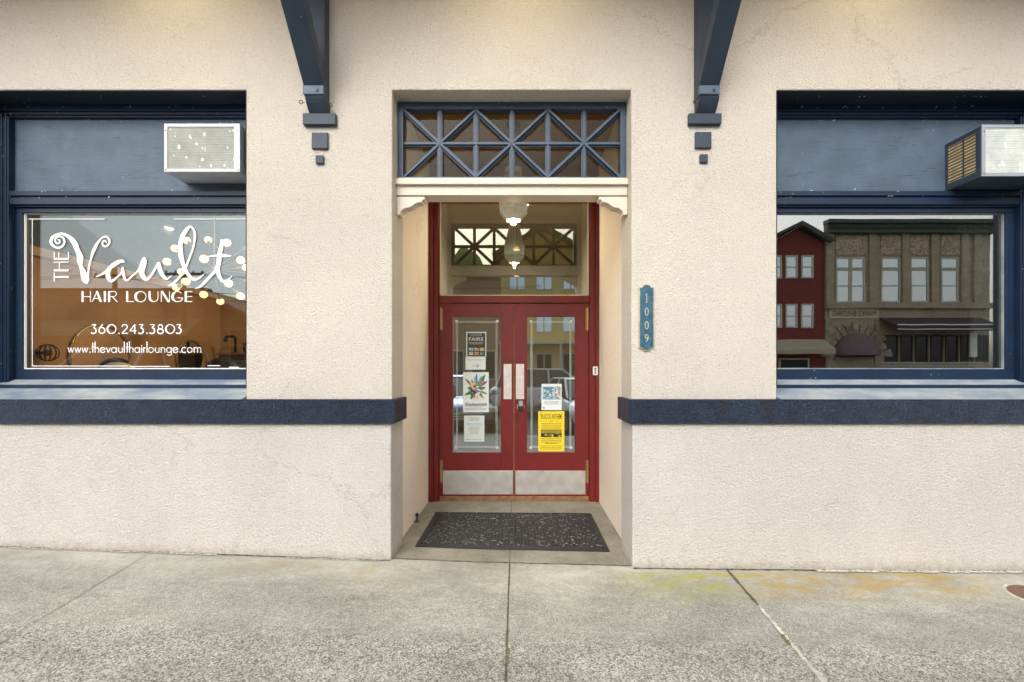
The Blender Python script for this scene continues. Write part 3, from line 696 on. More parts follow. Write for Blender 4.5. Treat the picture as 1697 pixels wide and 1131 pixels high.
strokes4 = [
 [(62,500,16),(72,540,54),(48,600,76),(28,660,72),(48,735,58),(95,782,36),(150,735,34),(195,665,34),(232,595,34),(250,580,44),(262,650,62),(300,730,52),(350,772,32),(385,755,18),(412,732,8)],
 [(362,862,8),(430,832,32),(505,755,28),(560,680,34),(600,600,32),(650,470,28),(688,350,30),(702,230,34),(690,165,28),(645,120,26),(590,170,58),(542,260,62),(520,360,60),(525,470,68),(550,570,54),(584,660,54),(640,745,42),(700,782,34),(770,755,26),(818,712,8)],
 [(1042,282,44),(1030,380,58),(1010,470,62),(1002,560,66),(985,640,62),(1000,720,54),(1042,795,44),(1090,800,28),(1140,765,18),(1166,730,8)],
 [(985,640,36),(905,730,40),(830,810,38),(770,868,32),(706,892,8)],
 [(845,500,14),(960,484,28),(1060,482,44),(1130,488,26),(1160,484,8)]]
for k, st in ((c3, strokes3), (c4, strokes4)):
    for s_ in st: ribbon(vt, catmull([k(*p) for p in s_], 6), LYv, .05)
vt.build('script_lettering', 'white', W1, recalc=False); vt = MB()
# THE, turned on its side
def hb(x0, x1, y, w_): ribbon(vt, [c3(x0, y, w_), c3(x1, y, w_)], LYv)
def vb(x, y0, y1, w_): ribbon(vt, [c3(x, y0, w_), c3(x, y1, w_)], LYv)
hb(200, 415, 938, 32); vb(189, 870, 1010, 17)
hb(182, 415, 835, 32); hb(182, 415, 705, 15); vb(270, 712, 822, 15)
hb(182, 415, 655, 32)
for x in (190, 262, 412): vb(x, 548, 650, 16)
vt.build('article_lettering', 'white', W1, recalc=False); vt = MB()
# deco capitals HAIR LOUNGE; x, y in photo pixels
def L2(x0, y0, x1, y1, w_): ribbon(vt, [(*wp(x0, y0), w_ * sc_px), (*wp(x1, y1), w_ * sc_px)], LYv)
def A2(cx, cy, rx, ry, a0, a1, w_, n=14): ribbon(vt, [(*wp(x, y), w_ * sc_px) for x, y in arc(cx, cy, rx, ry, a0, a1, n)], LYv)
TK, TN = 3.3, 1.1; t, bt = 483, 500.8; mid = 492
L2(137, t, 137, bt, TK); L2(150, t, 150, bt, TN); L2(138, mid, 150, mid, TN)
L2(153, bt, 161, t, TN); L2(160.5, t, 167.5, bt, TK); L2(155.5, 495, 164, 495, TN)
L2(174, t, 174, bt, TK)
L2(181, t, 181, bt, TK); A2(188, 487.4, 5, 4.4, -90, 90, TN); L2(181, t + .7, 188, t + .7, TN); L2(182, 491.8, 188, 491.8, TN); L2(186, 491.8, 194.5, bt, TN)
vt.build('name_lettering', 'white', W1, recalc=False); vt = MB()
L2(211, t, 211, bt, TK); L2(211, bt - .7, 222, bt - .7, TN)
A2(233, 492, 9.2, 8.6, 0, 360, TN, 28); ribbon(vt, [(*wp(x, y), w_ * sc_px) for (x, y), w_ in zip(arc(233, 492, 8.3, 8.2, 110, 250, 12), [1, 2, 3, 3.8, 4, 4, 4, 4, 4, 3.8, 3, 2, 1])], LYv)
L2(248, t, 248, 494, TK); A2(255, 494, 7, 6.2, 180, 0, TN); L2(262, t, 262, 494, TN); ribbon(vt, [(*wp(x, y), w_ * sc_px) for (x, y), w_ in zip(arc(255, 494, 6.6, 6, 180, 100, 6), [4.2, 4, 3.6, 3, 2.4, 1.8, 1])], LYv)
L2(267.5, t, 267.5, bt, TN); L2(268, t, 280, bt, TK); L2(281, t, 281, bt, TN)
A2(294, 492, 8.8, 8.6, 320, 70, TN, 22); ribbon(vt, [(*wp(x, y), w_ * sc_px) for (x, y), w_ in zip(arc(294, 492, 8, 8.2, 110, 250, 12), [1, 2, 3, 3.8, 4, 4, 4, 4, 4, 3.8, 3, 2, 1])], LYv); L2(294, 494, 303, 494, TN); A2(294, 494, 8.6, 6.4, 0, 75, TN, 8)
L2(308, t, 308, bt, TK)
for y in (t + .7, mid, bt - .7): L2(308, y, 319, y, TN)
vt.build('name_lettering', 'white', W1, recalc=False); vt = MB()
# telephone number
D = dict()
def digit(ch, x, y0, h, w_):
    def P(u, v): return (x + u * w_, y0 + v * h)
    def ln(a_, b_, k=1.4): p, q = P(*a_), P(*b_); L2(p[0], p[1], q[0], q[1], k)
    def ar(cx, cy, rx, ry, a0, a1, k=1.4, n=14): c_ = P(cx, cy); A2(c_[0], c_[1], rx * w_, ry * h, a0, a1, k, n)
    if ch == '3': ln((.1, .03), (.8, .03)); ln((.8, .03), (.4, .38), 1.6); ar(.38, .68, .46, .31, -85, 140, 2.2, 18)
    elif ch == '6': ar(.5, .65, .42, .33, 0, 360, 1.7, 24); ribbon(vt, [(*wp(*P(u, v)), 1.6 * sc_px) for u, v in catmull([(.1, .6), (.25, .3), (.65, .0)], 5)], LYv)
    elif ch == '0': ar(.5, .5, .48, .48, 0, 360, 1.5, 28); ar(.5, .5, .42, .45, 120, 240, 2.4)
    elif ch == '2': ar(.48, .27, .38, .25, 180, 375, 1.5); ln((.85, .36), (.1, .97), 1.7); ln((.1, .97), (.95, .97), 1.5)
    elif ch == '4': ln((.7, 0), (.7, 1), 2.2); ln((.7, .02), (.02, .70)); ln((.02, .70), (.95, .70))
    elif ch == '8': ar(.5, .26, .3, .23, 0, 360, 1.5, 22); ar(.5, .74, .42, .25, 0, 360, 1.9, 24)
    elif ch == '.': ln((.3, .97), (.75, .97), 2.2)
xx = 151
for ch in '360.243.3803':
    wd_ = {'.': 6.5, '0': 18, '3': 12.5, '4': 14.5, '2': 14}.get(ch, 14)
    digit(ch, xx, 538, 15.3, wd_ - 2.4 if ch != '.' else 4.5); xx += wd_ * .985
vt.build('phone_lettering', 'white', W1, recalc=False); vt = MB()
# web address
def low(ch, x):
    b, xh, as_, ds = 584.8, 576.2, 566.5, 589.5; k = 1.5; q = 1.15; r = 4.2; c_ = (b + xh) / 2
    if ch == 'w': 
        for (u0, v0, u1, v1) in ((0, xh, 2.4, b), (2.4, b, 4.8, xh), (4.8, xh, 7.2, b), (7.2, b, 9.8, xh)): L2(x + u0, v0, x + u1, v1, q)
        return 10.6
    if ch == '.': A2(x + 1.6, b - .8, .55, .55, 0, 360, 1.1, 8); return 3.6
    if ch in 't': L2(x + 2.4, as_ + 1.5, x + 2.4, b, k); L2(x + .2, xh - 1, x + 4.8, xh - 1, q); return 4.8
    if ch == 'h': L2(x + .9, as_, x + .9, b, k); A2(x + 4, xh + 3.4, 3, 3.2, 180, 360, q, 8); L2(x + 7, xh + 3, x + 7, b, q); return 8.6
    if ch == 'e': A2(x + r, c_, r - .2, r, 20, 340, k, 20); L2(x + .6, c_ + .6, x + 2 * r - .6, c_ - 1.2, q); return 9.4
    if ch == 'v': L2(x, xh, x + 3.4, b, k); L2(x + 3.4, b, x + 6.8, xh, q); return 7.6
    if ch == 'a': A2(x + r, c_, r - .2, r, 0, 360, q, 20); L2(x + 2 * r, xh, x + 2 * r, b, k); return 10
    if ch == 'u': A2(x + 4, b - 3.4, 3.1, 3.3, 0, 180, q, 8); L2(x + .9, xh, x + .9, b - 3, k); L2(x + 7.1, xh, x + 7.1, b, q); return 8.8
    if ch == 'l': L2(x + .9, as_, x + .9, b, k); return 3.0
    if ch == 'i': L2(x + .9, xh, x + .9, b, k); A2(x + .9, xh - 2.7, .4, .4, 0, 360, .9, 8); return 3.0
    if ch == 'r': L2(x + .9, xh, x + .9, b, k); A2(x + 3.2, xh + 2.6, 2.2, 2.2, 180, 300, q, 6); return 5
    if ch == 'o': A2(x + r, c_, r - .2, r, 0, 360, q, 22); return 9.6
    if ch == 'n': L2(x + .9, xh, x + .9, b, k); A2(x + 4, xh + 3.4, 3, 3.2, 180, 360, q, 8); L2(x + 7, xh + 3, x + 7, b, q); return 8.8
    if ch == 'm': L2(x + .9, xh, x + .9, b, k); A2(x + 3.8, xh + 3, 2.8, 2.9, 180, 360, q, 8); L2(x + 6.6, xh + 3, x + 6.6, b, q); A2(x + 9.4, xh + 3, 2.8, 2.9, 180, 360, q, 8); L2(x + 12.2, xh + 3, x + 12.2, b, q); return 13
    if ch == 'g': A2(x + r, c_, r - .2, r, 0, 360, q, 20); L2(x + 2 * r, xh, x + 2 * r, ds - 3, k); A2(x + r + .6, ds - 3.2, 3.7, 3, 0, 160, q, 8); return 10
    if ch == 'c': A2(x + r, c_, r - .2, r, 45, 315, k, 16); return 8.6
xx = 113
for ch in 'www.thevaulthairlounge.com': xx += low(ch, xx) * 1.093
vt.build('web_lettering', 'white', W1, recalc=False); vt = MB()
# pinstripe border
for p in ((48, 363.5, 174, 363.5), (288, 363.5, 408, 363.5), (54, 364, 54, 607), (54, 607, 212, 607), (216, 607.6, 282, 607.6), (344, 606.4, 365, 606.4), (380, 609, 396, 609)): vt = MB(); L2(*p, 1.2); vt.build('pinstripe', 'white', W1, recalc=False)

# ================================================================== DOORS
DY = 4.80
def X_(px, Y=DY): return PX(px, Y)
def Z_(py, Y=DY): return PZ(py, Y)
fr = MB().mat('maroon')
j = MB().mat('red')
FY = 4.752
jl0, jl1, jr0, jr1 = -.9645, X_(729), X_(975.5), .9045
fz = 3.36
j.box(jl0, X_(719), FY, 4.86, 0, fz); j.box(X_(719), jl1 - .012, FY + .022, 4.86, 0, fz); j.box(jl1 - .012, jl1, FY + .036, 4.86, 0, fz)
j.box(X_(986), jr1, FY, 4.86, 0, fz); j.box(jr0 + .012, X_(986), FY + .022, 4.86, 0, fz); j.box(jr0, jr0 + .012, FY + .036, 4.86, 0, fz)
j.box(jl1, jr0, FY + .026, 4.86, Z_(502.5), Z_(491)); j.box(jl1, jr0, FY + .02, 4.86, 3.30, fz)
DF = j.build('door_frame', None, B, .004)
MB().box(jl1, jr0, 4.79, 4.85, .0, Z_(822.5)).build('threshold', 'wood_raw', DF, .004)
sr = MB(); 
for a_, b_, c_, d_ in ((jl1, jl1 + .012, Z_(491), 3.30), (jr0 - .012, jr0, Z_(491), 3.30), (jl1, jr0, Z_(491), Z_(491) + .012)): sr.box(a_, b_, 4.79, 4.802, c_, d_)
sr.build('glazing_bead', 'trim_cream', DF)
MB().box(jl1, jr0, 4.803, 4.809, Z_(491), 3.30).build('transom_glass', 'glass_tr', DF)
def leaf(px0, px1, g0, g1, kp, pp, hx, left):
    x0, x1 = X_(px0), X_(px1); zt, zb = Z_(503.5), Z_(822.3); ga, gb = X_(g0), X_(g1); gt, gbm = Z_(525), Z_(750)
    m = MB().mat('red'); y0, y1 = DY, DY + .044
    m.box(x0, ga, y0, y1, zb, zt); m.box(gb, x1, y0, y1, zb, zt); m.box(ga, gb, y0, y1, gt, zt); m.box(ga, gb, y0, y1, zb, gbm)
    D_ = m.build('door', None, B, .002)
    D_['label'] = ('left' if left else 'right') + ' red glazed door leaf'
    gl = MB(); t = .012
    for a_, b_, c_, d_ in ((ga - t, gb + t, gt, gt + t), (ga - t, gb + t, gbm - t, gbm), (ga - t, ga, gbm, gt), (gb, gb + t, gbm, gt)): gl.box(a_, b_, y0 - .004, y0 + .001, c_, d_)
    gl.build('glass_moulding', 'red', D_, .002)
    MB().box(ga, gb, y0 + .018, y0 + .023, gbm, gt).build('glass', 'glass_d', D_)
    e = MB(); yy = y0 + .016; i_ = .042; t2 = .0035
    ea, eb, et, ebt = ga + i_, gb - i_, gt - .05, gbm + .05
    for k_ in (0, .012):
        a_, b_, c_, d_ = ea + k_, eb - k_, ebt + k_, et - k_
        for (p, q, r_, s_) in ((a_, b_, c_, c_ + t2), (a_, b_, d_ - t2, d_), (a_, a_ + t2, c_ + t2, d_ - t2), (b_ - t2, b_, c_ + t2, d_ - t2)): e.box(p, q, yy, yy + .0012, r_, s_)
    for cx in (ea, eb):
        for cz in (et, ebt): e.lathe([(.016, 0), (.016, .0018)], (cx, yy - .001, cz), 14, 'y'); 
    e.build('etched_border', 'frost', D_)
    k_ = MB(); k_.box(X_(kp[0]), X_(kp[1]), y0 - .003, y0 + .0005, Z_(819.6), Z_(780.3)); K_ = k_.build('kick_plate', 'steel', D_, .001)
    for i in range(6):
        xx_ = X_(kp[0]) + .015 + (X_(kp[1]) - X_(kp[0]) - .03) * i / 5
        for zz in (Z_(818), Z_(782)): MB().lathe([(.004, -.001), (.004, .001)], (xx_, y0 - .0035, zz), 8, 'y').build('screw', 'rust', K_)
    MB().box(X_(pp[0]), X_(pp[1]), y0 - .003, y0 + .0005, Z_(661.8), Z_(603.6)).build('push_plate', 'plate', D_, .001)
    for zz0, zz1 in ((547, 511.5), (799.5, 763)):
        h = MB(); xc = X_(hx); z0_, z1_ = Z_(zz0), Z_(zz1); n_ = 5; hh = (z1_ - z0_) / n_
        for i in range(n_): h.tube([(xc, y0 - .012, z0_ + i * hh + .002), (xc, y0 - .012, z0_ + (i + 1) * hh - .002)], .0125, 10)
        h.tube([(xc, y0 - .012, z0_ - .008), (xc, y0 - .012, z1_ + .008)], .008, 8)
        h.box(xc - .018, xc + .018, y0 - .004, y0 + .0003, z0_, z1_)
        h.build('hinge', 'brass', D_)
    return D_
DL = leaf(729.2, 850.8, 749.7, 830.2, (734.3, 850), (834.5, 847.8), 731, True)
DR = leaf(852.6, 975.2, 873.5, 953, (854, 970), (855, 868.6), 973.4, False)
MB().box(X_(850.2), X_(852.9), DY + .012, DY + .03, Z_(822), Z_(503.5)).build('meeting_strip', 'wood_raw', DL)
lk = MB(); cx, cz = X_(863), Z_(671)
def rr(cx, cz, w_, h_, r=.5, n=8):
    r_ = min(w_, h_) / 2 * r; P_ = []
    for sx, sz_, a0 in ((1, 1, 0), (-1, 1, 90), (-1, -1, 180), (1, -1, 270)):
        P_ += arc(cx + sx * (w_ / 2 - r_), cz + sz_ * (h_ / 2 - r_), r_, r_, a0, a0 + 90, n)
    return P_
o1 = MB(); o1.prism(rr(cx, cz - .02, .082, .085, .9), DY - .001, DY + .0002, 'y'); o1.build('bare_wood_ring', 'orange', DR)
lk.prism(rr(cx, cz, .066, .115, .75), DY - .028, DY - .0012, 'y'); LK = lk.build('deadbolt_lock', 'black', DR, .004)
MB().prism(rr(cx, cz + .015, .046, .062, .6), DY - .0315, DY - .0281, 'y').build('keypad', 'inkg', LK, .001)
ks = MB(); ks.prism(rr(X_(857.6), Z_(692), .013, .12, .9), DY - .0012, DY + .0002, 'y'); ks.lathe([(.010, 0), (.010, -.004), (.006, -.006)], (X_(857.6), DY - .0013, Z_(685)), 10, 'y'); ks.build('keyhole_slot', 'black', DR)

# doorbell
db = thing('doorbell', 'small white keypad doorbell on the right red door jamb', 'doorbell', (PX(986.3, 4.75), 4.75, PZ(615, 4.75)))
cx, cz = PX(986.3, 4.75), PZ(615, 4.75)
MB().prism(rr(cx, cz, .054, .098, .5), 4.736, 4.7515, 'y').build('case', 'whitep', db, .003)
for dz in (.024, 0, -.024): MB().lathe([(.011 if dz > 0 else .009, 0), (.009, -.003)], (cx, 4.7358, cz + dz), 12, 'y').build('button', 'inkt', db)

# ================================================================== PAPERS ON THE DOOR GLASS
PY = DY + .0145
def bars(mb, key, cx, z, w_, h_, rows, Y, fill=.75, seed=0):
    rn = random.Random(seed); mb.mat(key); lh = h_ / rows
    for i in range(rows):
        ww = w_ * rn.uniform(fill, 1); x = cx - ww / 2; zt = z - i * lh
        while x < cx + ww / 2 - .004:
            l = rn.uniform(.006, .018); l = min(l, cx + ww / 2 - x); mb.box(x, x + l, Y, Y + .0004, zt - lh * .62, zt - lh * .1); x += l + .004
def paper(name, label, cat, px0, px1, py0, py1, key):
    x0, x1, z0, z1 = X_(px0, PY), X_(px1, PY), Z_(py1, PY), Z_(py0, PY)
    m = MB().mat(key).box(x0, x1, PY, PY + .0006, z0, z1); return m, x0, x1, z0, z1, (x1 - x0), (z1 - z0)
Yp = PY - .0005
m, x0, x1, z0, z1, w_, h_ = paper('', '', '', 772.6, 805.8, 550.5, 591.3, 'paper')
m.mat('inkt').box(x0 + .012, x1 - .010, Yp, Yp + .0003, z0 + .004, z1 - .012)
m.mat('c_grey'); 
bars(m, 'inkg', (x0 + x1) / 2, z1 - .022, w_ * .72, .03, 2, Yp - .0006, .8, 1)
m.mat('paper'); text(m, 'FAIRE', (x0 + x1) / 2, z1 - .098, .040, Yp - .0006, w_ * .72)
bars(m, 'c_tan', (x0 + x1) / 2, z1 - .112, w_ * .72, .03, 2, Yp - .0006, .9, 2)
rn = random.Random(4)
for r_ in range(2):
    for c_ in range(3):
        m.mat(rn.choice(['c_rose', 'c_tan', 'c_lblue', 'c_grey', 'c_green'])); xa = x0 + .03 + c_ * w_ * .27; za = z0 + .018 + r_ * .045
        m.box(xa, xa + w_ * .22, Yp - .0005, Yp - .0002, za, za + .034)
        for q in range(5): m.mat(rn.choice(['c_rose', 'paper', 'inkt', 'c_gold'])); xb = xa + rn.uniform(0, w_ * .16); zb_ = za + rn.uniform(0, .024); m.box(xb, xb + .011, Yp - .001 - q * .0001, Yp - .0007 - q * .0001, zb_, zb_ + .009)
tag(m.build('poster'), 'dark teal fair poster with white FAIRE heading, topmost paper on the left door', 'poster', 'papers taped to the door glass')
m, x0, x1, z0, z1, w_, h_ = paper('', '', '', 771.4, 804.8, 592, 613, 'paper')
m.mat('ink'); text(m, 'Please Use Other Door', (x0 + x1) / 2, z1 - .036, .013, Yp, w_ * .78)
za = z0 + .042; xa, xb = x0 + w_ * .33, x0 + w_ * .67
m.box(xa, xb, Yp, Yp + .0003, za - .002, za + .002); ribbon(m, [(xb - .028, za + .026, .005), (xb, za, .005), (xb - .028, za - .026, .005)], Yp - .0003)
tag(m.build('sign', recalc=False), 'white paper sign with a black arrow pointing right on the left door', 'paper sign', 'papers taped to the door glass')
m, x0, x1, z0, z1, w_, h_ = paper('', '', '', 767.4, 810, 617.2, 683.6, 'paper')
cx = (x0 + x1) / 2; fz_ = z1 - h_ * .40; rn = random.Random(11); kk = 0
def blob(key, x, z, rx, rz, rot=0):
    global kk
    kk += 1; m.mat(key); y = Yp - kk * .00003; n = 9; vs = []
    for i in range(n):
        t = 2 * math.pi * i / n; q = 1 + rn.uniform(-.2, .2); u, v = rx * q * math.cos(t), rz * q * math.sin(t)
        vs.append((x + u * math.cos(rot) - v * math.sin(rot), y, z + u * math.sin(rot) + v * math.cos(rot)))
    m.poly(vs)
def stem_leaf(key, ang, L, wd): blob(key, cx + math.sin(ang) * L * .7, fz_ - .02 + math.cos(ang) * L * .7, wd, L * .35, -ang)
for a_, L, k_ in ((-.75, .16, 'c_purple'), (.55, .20, 'c_green'), (.35, .17, 'c_lblue'), (.05, .17, 'c_blue'), (-.1, .14, 'c_lblue'), (.9, .15, 'c_purple'), (-1.3, .1, 'c_olive'), (1.3, .11, 'c_green'), (1.9, .13, 'c_olive'), (-2, .13, 'c_green'), (2.4, .12, 'c_olive'), (-2.6, .11, 'c_green'), (.7, .14, 'c_rose'), (-.4, .13, 'c_olive')): stem_leaf(k_, a_, L, .012 if k_ != 'c_green' else .016)
for i in range(80):
    t = rn.uniform(0, 2 * math.pi); r_ = rn.uniform(0, 1) ** .6; x = cx + .078 * r_ * math.cos(t); z = fz_ - .01 + .085 * r_ * math.sin(t)
    key = rn.choice(['c_green', 'c_green', 'c_olive', 'c_wine', 'c_purple', 'c_wine']) if r_ > .4 else rn.choice(['c_wine', 'c_purple', 'c_grey', 'c_green'])
    blob(key, x, z, rn.uniform(.006, .014), rn.uniform(.005, .012), rn.uniform(0, 3))
for x, z, k_, r_ in ((-.05, .055, 'c_gold', .02), (-.035, .03, 'c_orange', .018), (-.015, .045, 'c_gold', .014), (-.06, .03, 'c_tan', .015), (0, -.005, 'c_grey', .026), (.035, -.05, 'paper2', .018), (-.04, -.03, 'c_wine', .022), (.05, .005, 'c_green', .02), (.06, .07, 'c_rose', .014), (-.015, -.045, 'c_wine', .025)):
    for q in range(4): blob(k_, cx + x + rn.uniform(-.006, .006), fz_ + z + rn.uniform(-.006, .006), r_ * rn.uniform(.4, .8), r_ * rn.uniform(.4, .8))
for dx in (-.035, -.012, .01, .03): blob('c_tan', cx + dx * .8, fz_ - .105, .004, .028, dx * 6)
m.mat('inkt'); text(m, 'Snohomish', cx, z0 + h_ * .165, .036, Yp - .004, w_ * .84, .25, .012)
bars(m, 'inkg', cx, z0 + h_ * .145, w_ * .5, .014, 1, Yp - .001, .9, 5); bars(m, 'inkg', cx, z0 + h_ * .10, w_ * .9, .022, 2, Yp - .001, .85, 6)
tag(m.build('poster', recalc=False), 'large white poster with a painted flower bouquet and the word Snohomish', 'poster', 'papers taped to the door glass')
m, x0, x1, z0, z1, w_, h_ = paper('', '', '', 769, 802.7, 689, 732.3, 'paper2')
bars(m, 'inkg', (x0 + x1) / 2, z1 - .02, w_ * .7, .045, 2, Yp, .7, 7); bars(m, 'c_lblue', (x0 + x1) / 2, z1 - .085, w_ * .8, .03, 2, Yp, .8, 8); bars(m, 'inkg', (x0 + x1) / 2, z1 - .125, w_ * .6, .085, 7, Yp, .7, 9); bars(m, 'inkg', (x0 + x1) / 2, z0 + .03, w_ * .85, .014, 1, Yp, .95, 3)
tag(m.build('notice'), 'pale green text notice, lowest paper on the left door', 'notice', 'papers taped to the door glass')
m, x0, x1, z0, z1, w_, h_ = paper('', '', '', 897.4, 930.8, 636.5, 680, 'paper')
m.mat('c_lblue').box(x0 + .014, x0 + w_ * .62, Yp, Yp + .0003, z0 + h_ * .40, z1 - .03)
m.mat('c_grey').box(x0 + w_ * .64, x1 - .012, Yp, Yp + .0003, z0 + h_ * .40, z1 - .03)
rn = random.Random(3); kk = 0
for i in range(45): blob(rn.choice(['c_blue', 'c_lblue', 'paper', 'c_olive', 'c_green', 'c_gold', 'c_blue']), rn.uniform(x0 + .025, x0 + w_ * .58), rn.uniform(z0 + h_ * .43, z1 - .045), .012, .007)
for i in range(26): blob(rn.choice(['paper', 'c_blue', 'c_rose', 'inkg', 'paper']), rn.uniform(x0 + w_ * .68, x1 - .02), rn.uniform(z0 + h_ * .43, z1 - .045), .010, .008)
m.mat('c_blue').box(x0 + .02, x0 + w_ * .6, Yp - .003, Yp - .0027, z1 - .052, z1 - .04)
bars(m, 'inkg', (x0 + x1) / 2, z0 + h_ * .34, w_ * .8, .04, 3, Yp, .8, 12); m.mat('inkt').box(x0 + .018, x0 + .034, Yp, Yp + .0003, z0 + .016, z0 + .032)
tag(m.build('flyer', recalc=False), 'white flyer with blue beach pictures above the yellow poster', 'flyer', 'papers taped to the door glass')
m, x0, x1, z0, z1, w_, h_ = paper('', '', '', 892, 935.2, 682, 748.5, 'yellow')
cx = (x0 + x1) / 2
m.mat('ink'); text(m, "70s ROCK ANTHEMS", cx, z1 - .086, .060, Yp, w_ * .84, 0, .012)
text(m, 'LIVE', cx, z1 - .117, .018, Yp, w_ * .16)
for i in (-4, -3, -2, 2, 3, 4): m.lathe([(.005, 0), (.005, .0003)], (cx + i * w_ * .095, Yp, z1 - .109), 6, 'y')
bars(m, 'c_dy', cx, z1 - .13, w_ * .82, .07, 3, Yp, .9, 21)
m.mat('ink').box(x0 + w_ * .1, x1 - w_ * .1, Yp, Yp + .0003, z0 + h_ * .355, z0 + h_ * .545)
kk = 0; rn = random.Random(9)
m.mat('c_dy').box(x0 + w_ * .1, x1 - w_ * .1, Yp - .0006, Yp - .0003, z0 + h_ * .45, z0 + h_ * .53); kk = 30
for i in range(26): blob(rn.choice(['c_dy', 'ink', 'c_dy', 'yellow']), rn.uniform(x0 + w_ * .15, x1 - w_ * .15), z0 + h_ * rn.uniform(.37, .45), .012, .007)
bars(m, 'c_dy', cx, z0 + h_ * .33, w_ * .82, .055, 3, Yp, .9, 22); bars(m, 'ink', cx, z0 + h_ * .21, w_ * .5, .014, 1, Yp, .9, 23); bars(m, 'c_dy', cx, z0 + h_ * .15, w_ * .85, .05, 3, Yp, .9, 24)
tag(m.build('poster', recalc=False), 'bright yellow rock concert poster with black print on the right door', 'poster', 'papers taped to the door glass')

# ================================================================== NUMBER PLAQUE
pq = thing('number_plaque', 'tall blue plaque reading 1009 on the cream wall', 'number sign', (.966, 3.24, 1.83))
cx = .966
def plq(k):
    z0, z1 = 1.603, 2.058; hw = .056 - k; P_ = [(cx - hw, z0 + k), (cx - hw, z1 - k), (cx - .030, z1 - k)]
    P_ += [(cx + (.034 - k * .7) * math.cos(R(a_)), z1 - .004 - k * .6 + (.026 - k * .4) * math.sin(R(a_))) for a_ in range(160, 19, -20)] + [(cx + .030, z1 - k), (cx + hw, z1 - k), (cx + hw, z0 + k), (cx + .030, z0 + k)]
    P_ += [(cx + (.034 - k * .7) * math.cos(R(a_)), z0 + .004 + k * .6 - (.026 - k * .4) * math.sin(R(a_))) for a_ in range(20, 161, 20)] + [(cx - .030, z0 + k)]
    return P_
MB().prism(plq(0), 3.226, 3.241, 'y').build('rim', 'plaque_rim', pq, .002)
MB().prism(plq(.007), 3.2235, 3.2262, 'y').build('face', 'plaque', pq)
for ch, py, h_ in (('1', 500.7, .064), ('0', 523.7, .066), ('0', 546.2, .066), ('9', 567.2, .064)):
    dg = MB()
    if ch == '1':
        zb_ = PZ(py, 3.22); dg.box(cx - .0032, cx + .0032, 3.2226, 3.2234, zb_, zb_ + h_); dg.box(cx - .010, cx + .010, 3.2227, 3.2233, zb_ - .004, zb_); dg.prism([(cx - .0033, zb_ + h_), (cx - .0033, zb_ + h_ - .008), (cx - .012, zb_ + h_ - .016), (cx - .012, zb_ + h_ - .011)], 3.2227, 3.2233, 'y')
    else: text(dg, ch, cx, PZ(py, 3.22), h_, 3.2232, .030 if ch != '1' else .021)
    dg.build('digit', 'plaque_rim', pq, recalc=False)
for zz in (2.055, 1.606): MB().lathe([(.004, 0), (.004, -.002)], (cx, 3.2234, zz), 8, 'y').build('screw', 'black', pq)

# ================================================================== DOORMAT, DOOR STOP
mz0 = .004
mt = thing('doormat', 'black rubber drainage mat lying in the entry recess', 'doormat', (-.03, 3.93, .0))
x0, x1, y0, y1 = -.812, .748, 3.478, 4.375
def mzf(x, y): return ez(x, y)
def drape(o, lift):
    for v in o.data.vertices: v.co.z += mzf(v.co.x, v.co.y) + lift
def sheet(mb, x0, x1, y0, y1, z0, z1, n=8):
    for i in range(n): a_, b_ = x0 + (x1 - x0) * i / n, x0 + (x1 - x0) * (i + 1) / n; mb.box(a_, b_, y0, y1, z0, z1)
b0 = MB(); sheet(b0, x0 + .01, x1 - .01, y0 + .01, y1 - .01, 0, .003, 12)
o = weld(b0.build('backing', 'matbase', mt)); drape(o, .004)
e = MB()
bd_ = .045
n = 12
def ramp_edge(P0, P1, inn):
    pass
for a_, b_, c_, d_ in ((x0, x1, y0, y0 + bd_), (x0, x1, y1 - bd_ * .6, y1), (x0, x0 + bd_, y0 + bd_, y1 - bd_ * .6), (x1 - bd_, x1, y0 + bd_, y1 - bd_ * .6)):
    sheet(e, a_, b_, c_, d_, 0, .011, 12 if b_ - a_ > .5 else 1)
o = weld(e.build('border', 'rubber', mt)); drape(o, .006)
for v in o.data.vertices:
    if (abs(v.co.x - x0) < 1e-4 or abs(v.co.x - x1) < 1e-4 or abs(v.co.y - y0) < 1e-4 or abs(v.co.y - y1) < 1e-4): v.co.z = mzf(v.co.x, v.co.y) + .006 + min(.003, max(0, v.co.z - mzf(v.co.x, v.co.y) - .006))
gr = MB(); pitch = .0285
nx_ = int((x1 - x0 - 2 * bd_) / pitch); ny_ = int((y1 - y0 - 1.6 * bd_) / pitch)
for i in range(nx_ + 1):
    xx = x0 + bd_ + i * pitch; wd = .0035 if i % 13 else .0075
    gr.box(xx - wd, xx + wd, y0 + bd_, y1 - bd_ * .6, .001, .0125 if i % 13 == 0 else .0068)
for jx in range(ny_ + 1):
    yy = y0 + bd_ + jx * pitch
    for q in range(6): a_ = x0 + bd_ + (x1 - x0 - 2 * bd_) * q / 6; gr.box(a_, a_ + (x1 - x0 - 2 * bd_) / 6, yy - .0035, yy + .0035, .001, .0042)
o = gr.build('ribs', 'rubber', mt); drape(o, .005)
lit = MB(); rn = random.Random(2)
for (lx, ly) in ((-.22, 4.16), (.02, 4.2), (.06, 4.21), (-.45, 4.05), (-.62, 3.62), (.35, 3.9), (-.5, 3.55), (-.13, 3.58), (.1, 4.25), (.48, 4.1)):
    a_ = rn.uniform(0, 3); L = rn.uniform(.012, .03); z = mzf(lx, ly) + .019
    lit.add([(lx - L * math.cos(a_), ly - L * math.sin(a_), z), (lx, ly - .006, z + .004), (lx + L * math.cos(a_), ly + L * math.sin(a_), z), (lx, ly + .008, z + .002)], [(0, 1, 2), (0, 2, 3)])
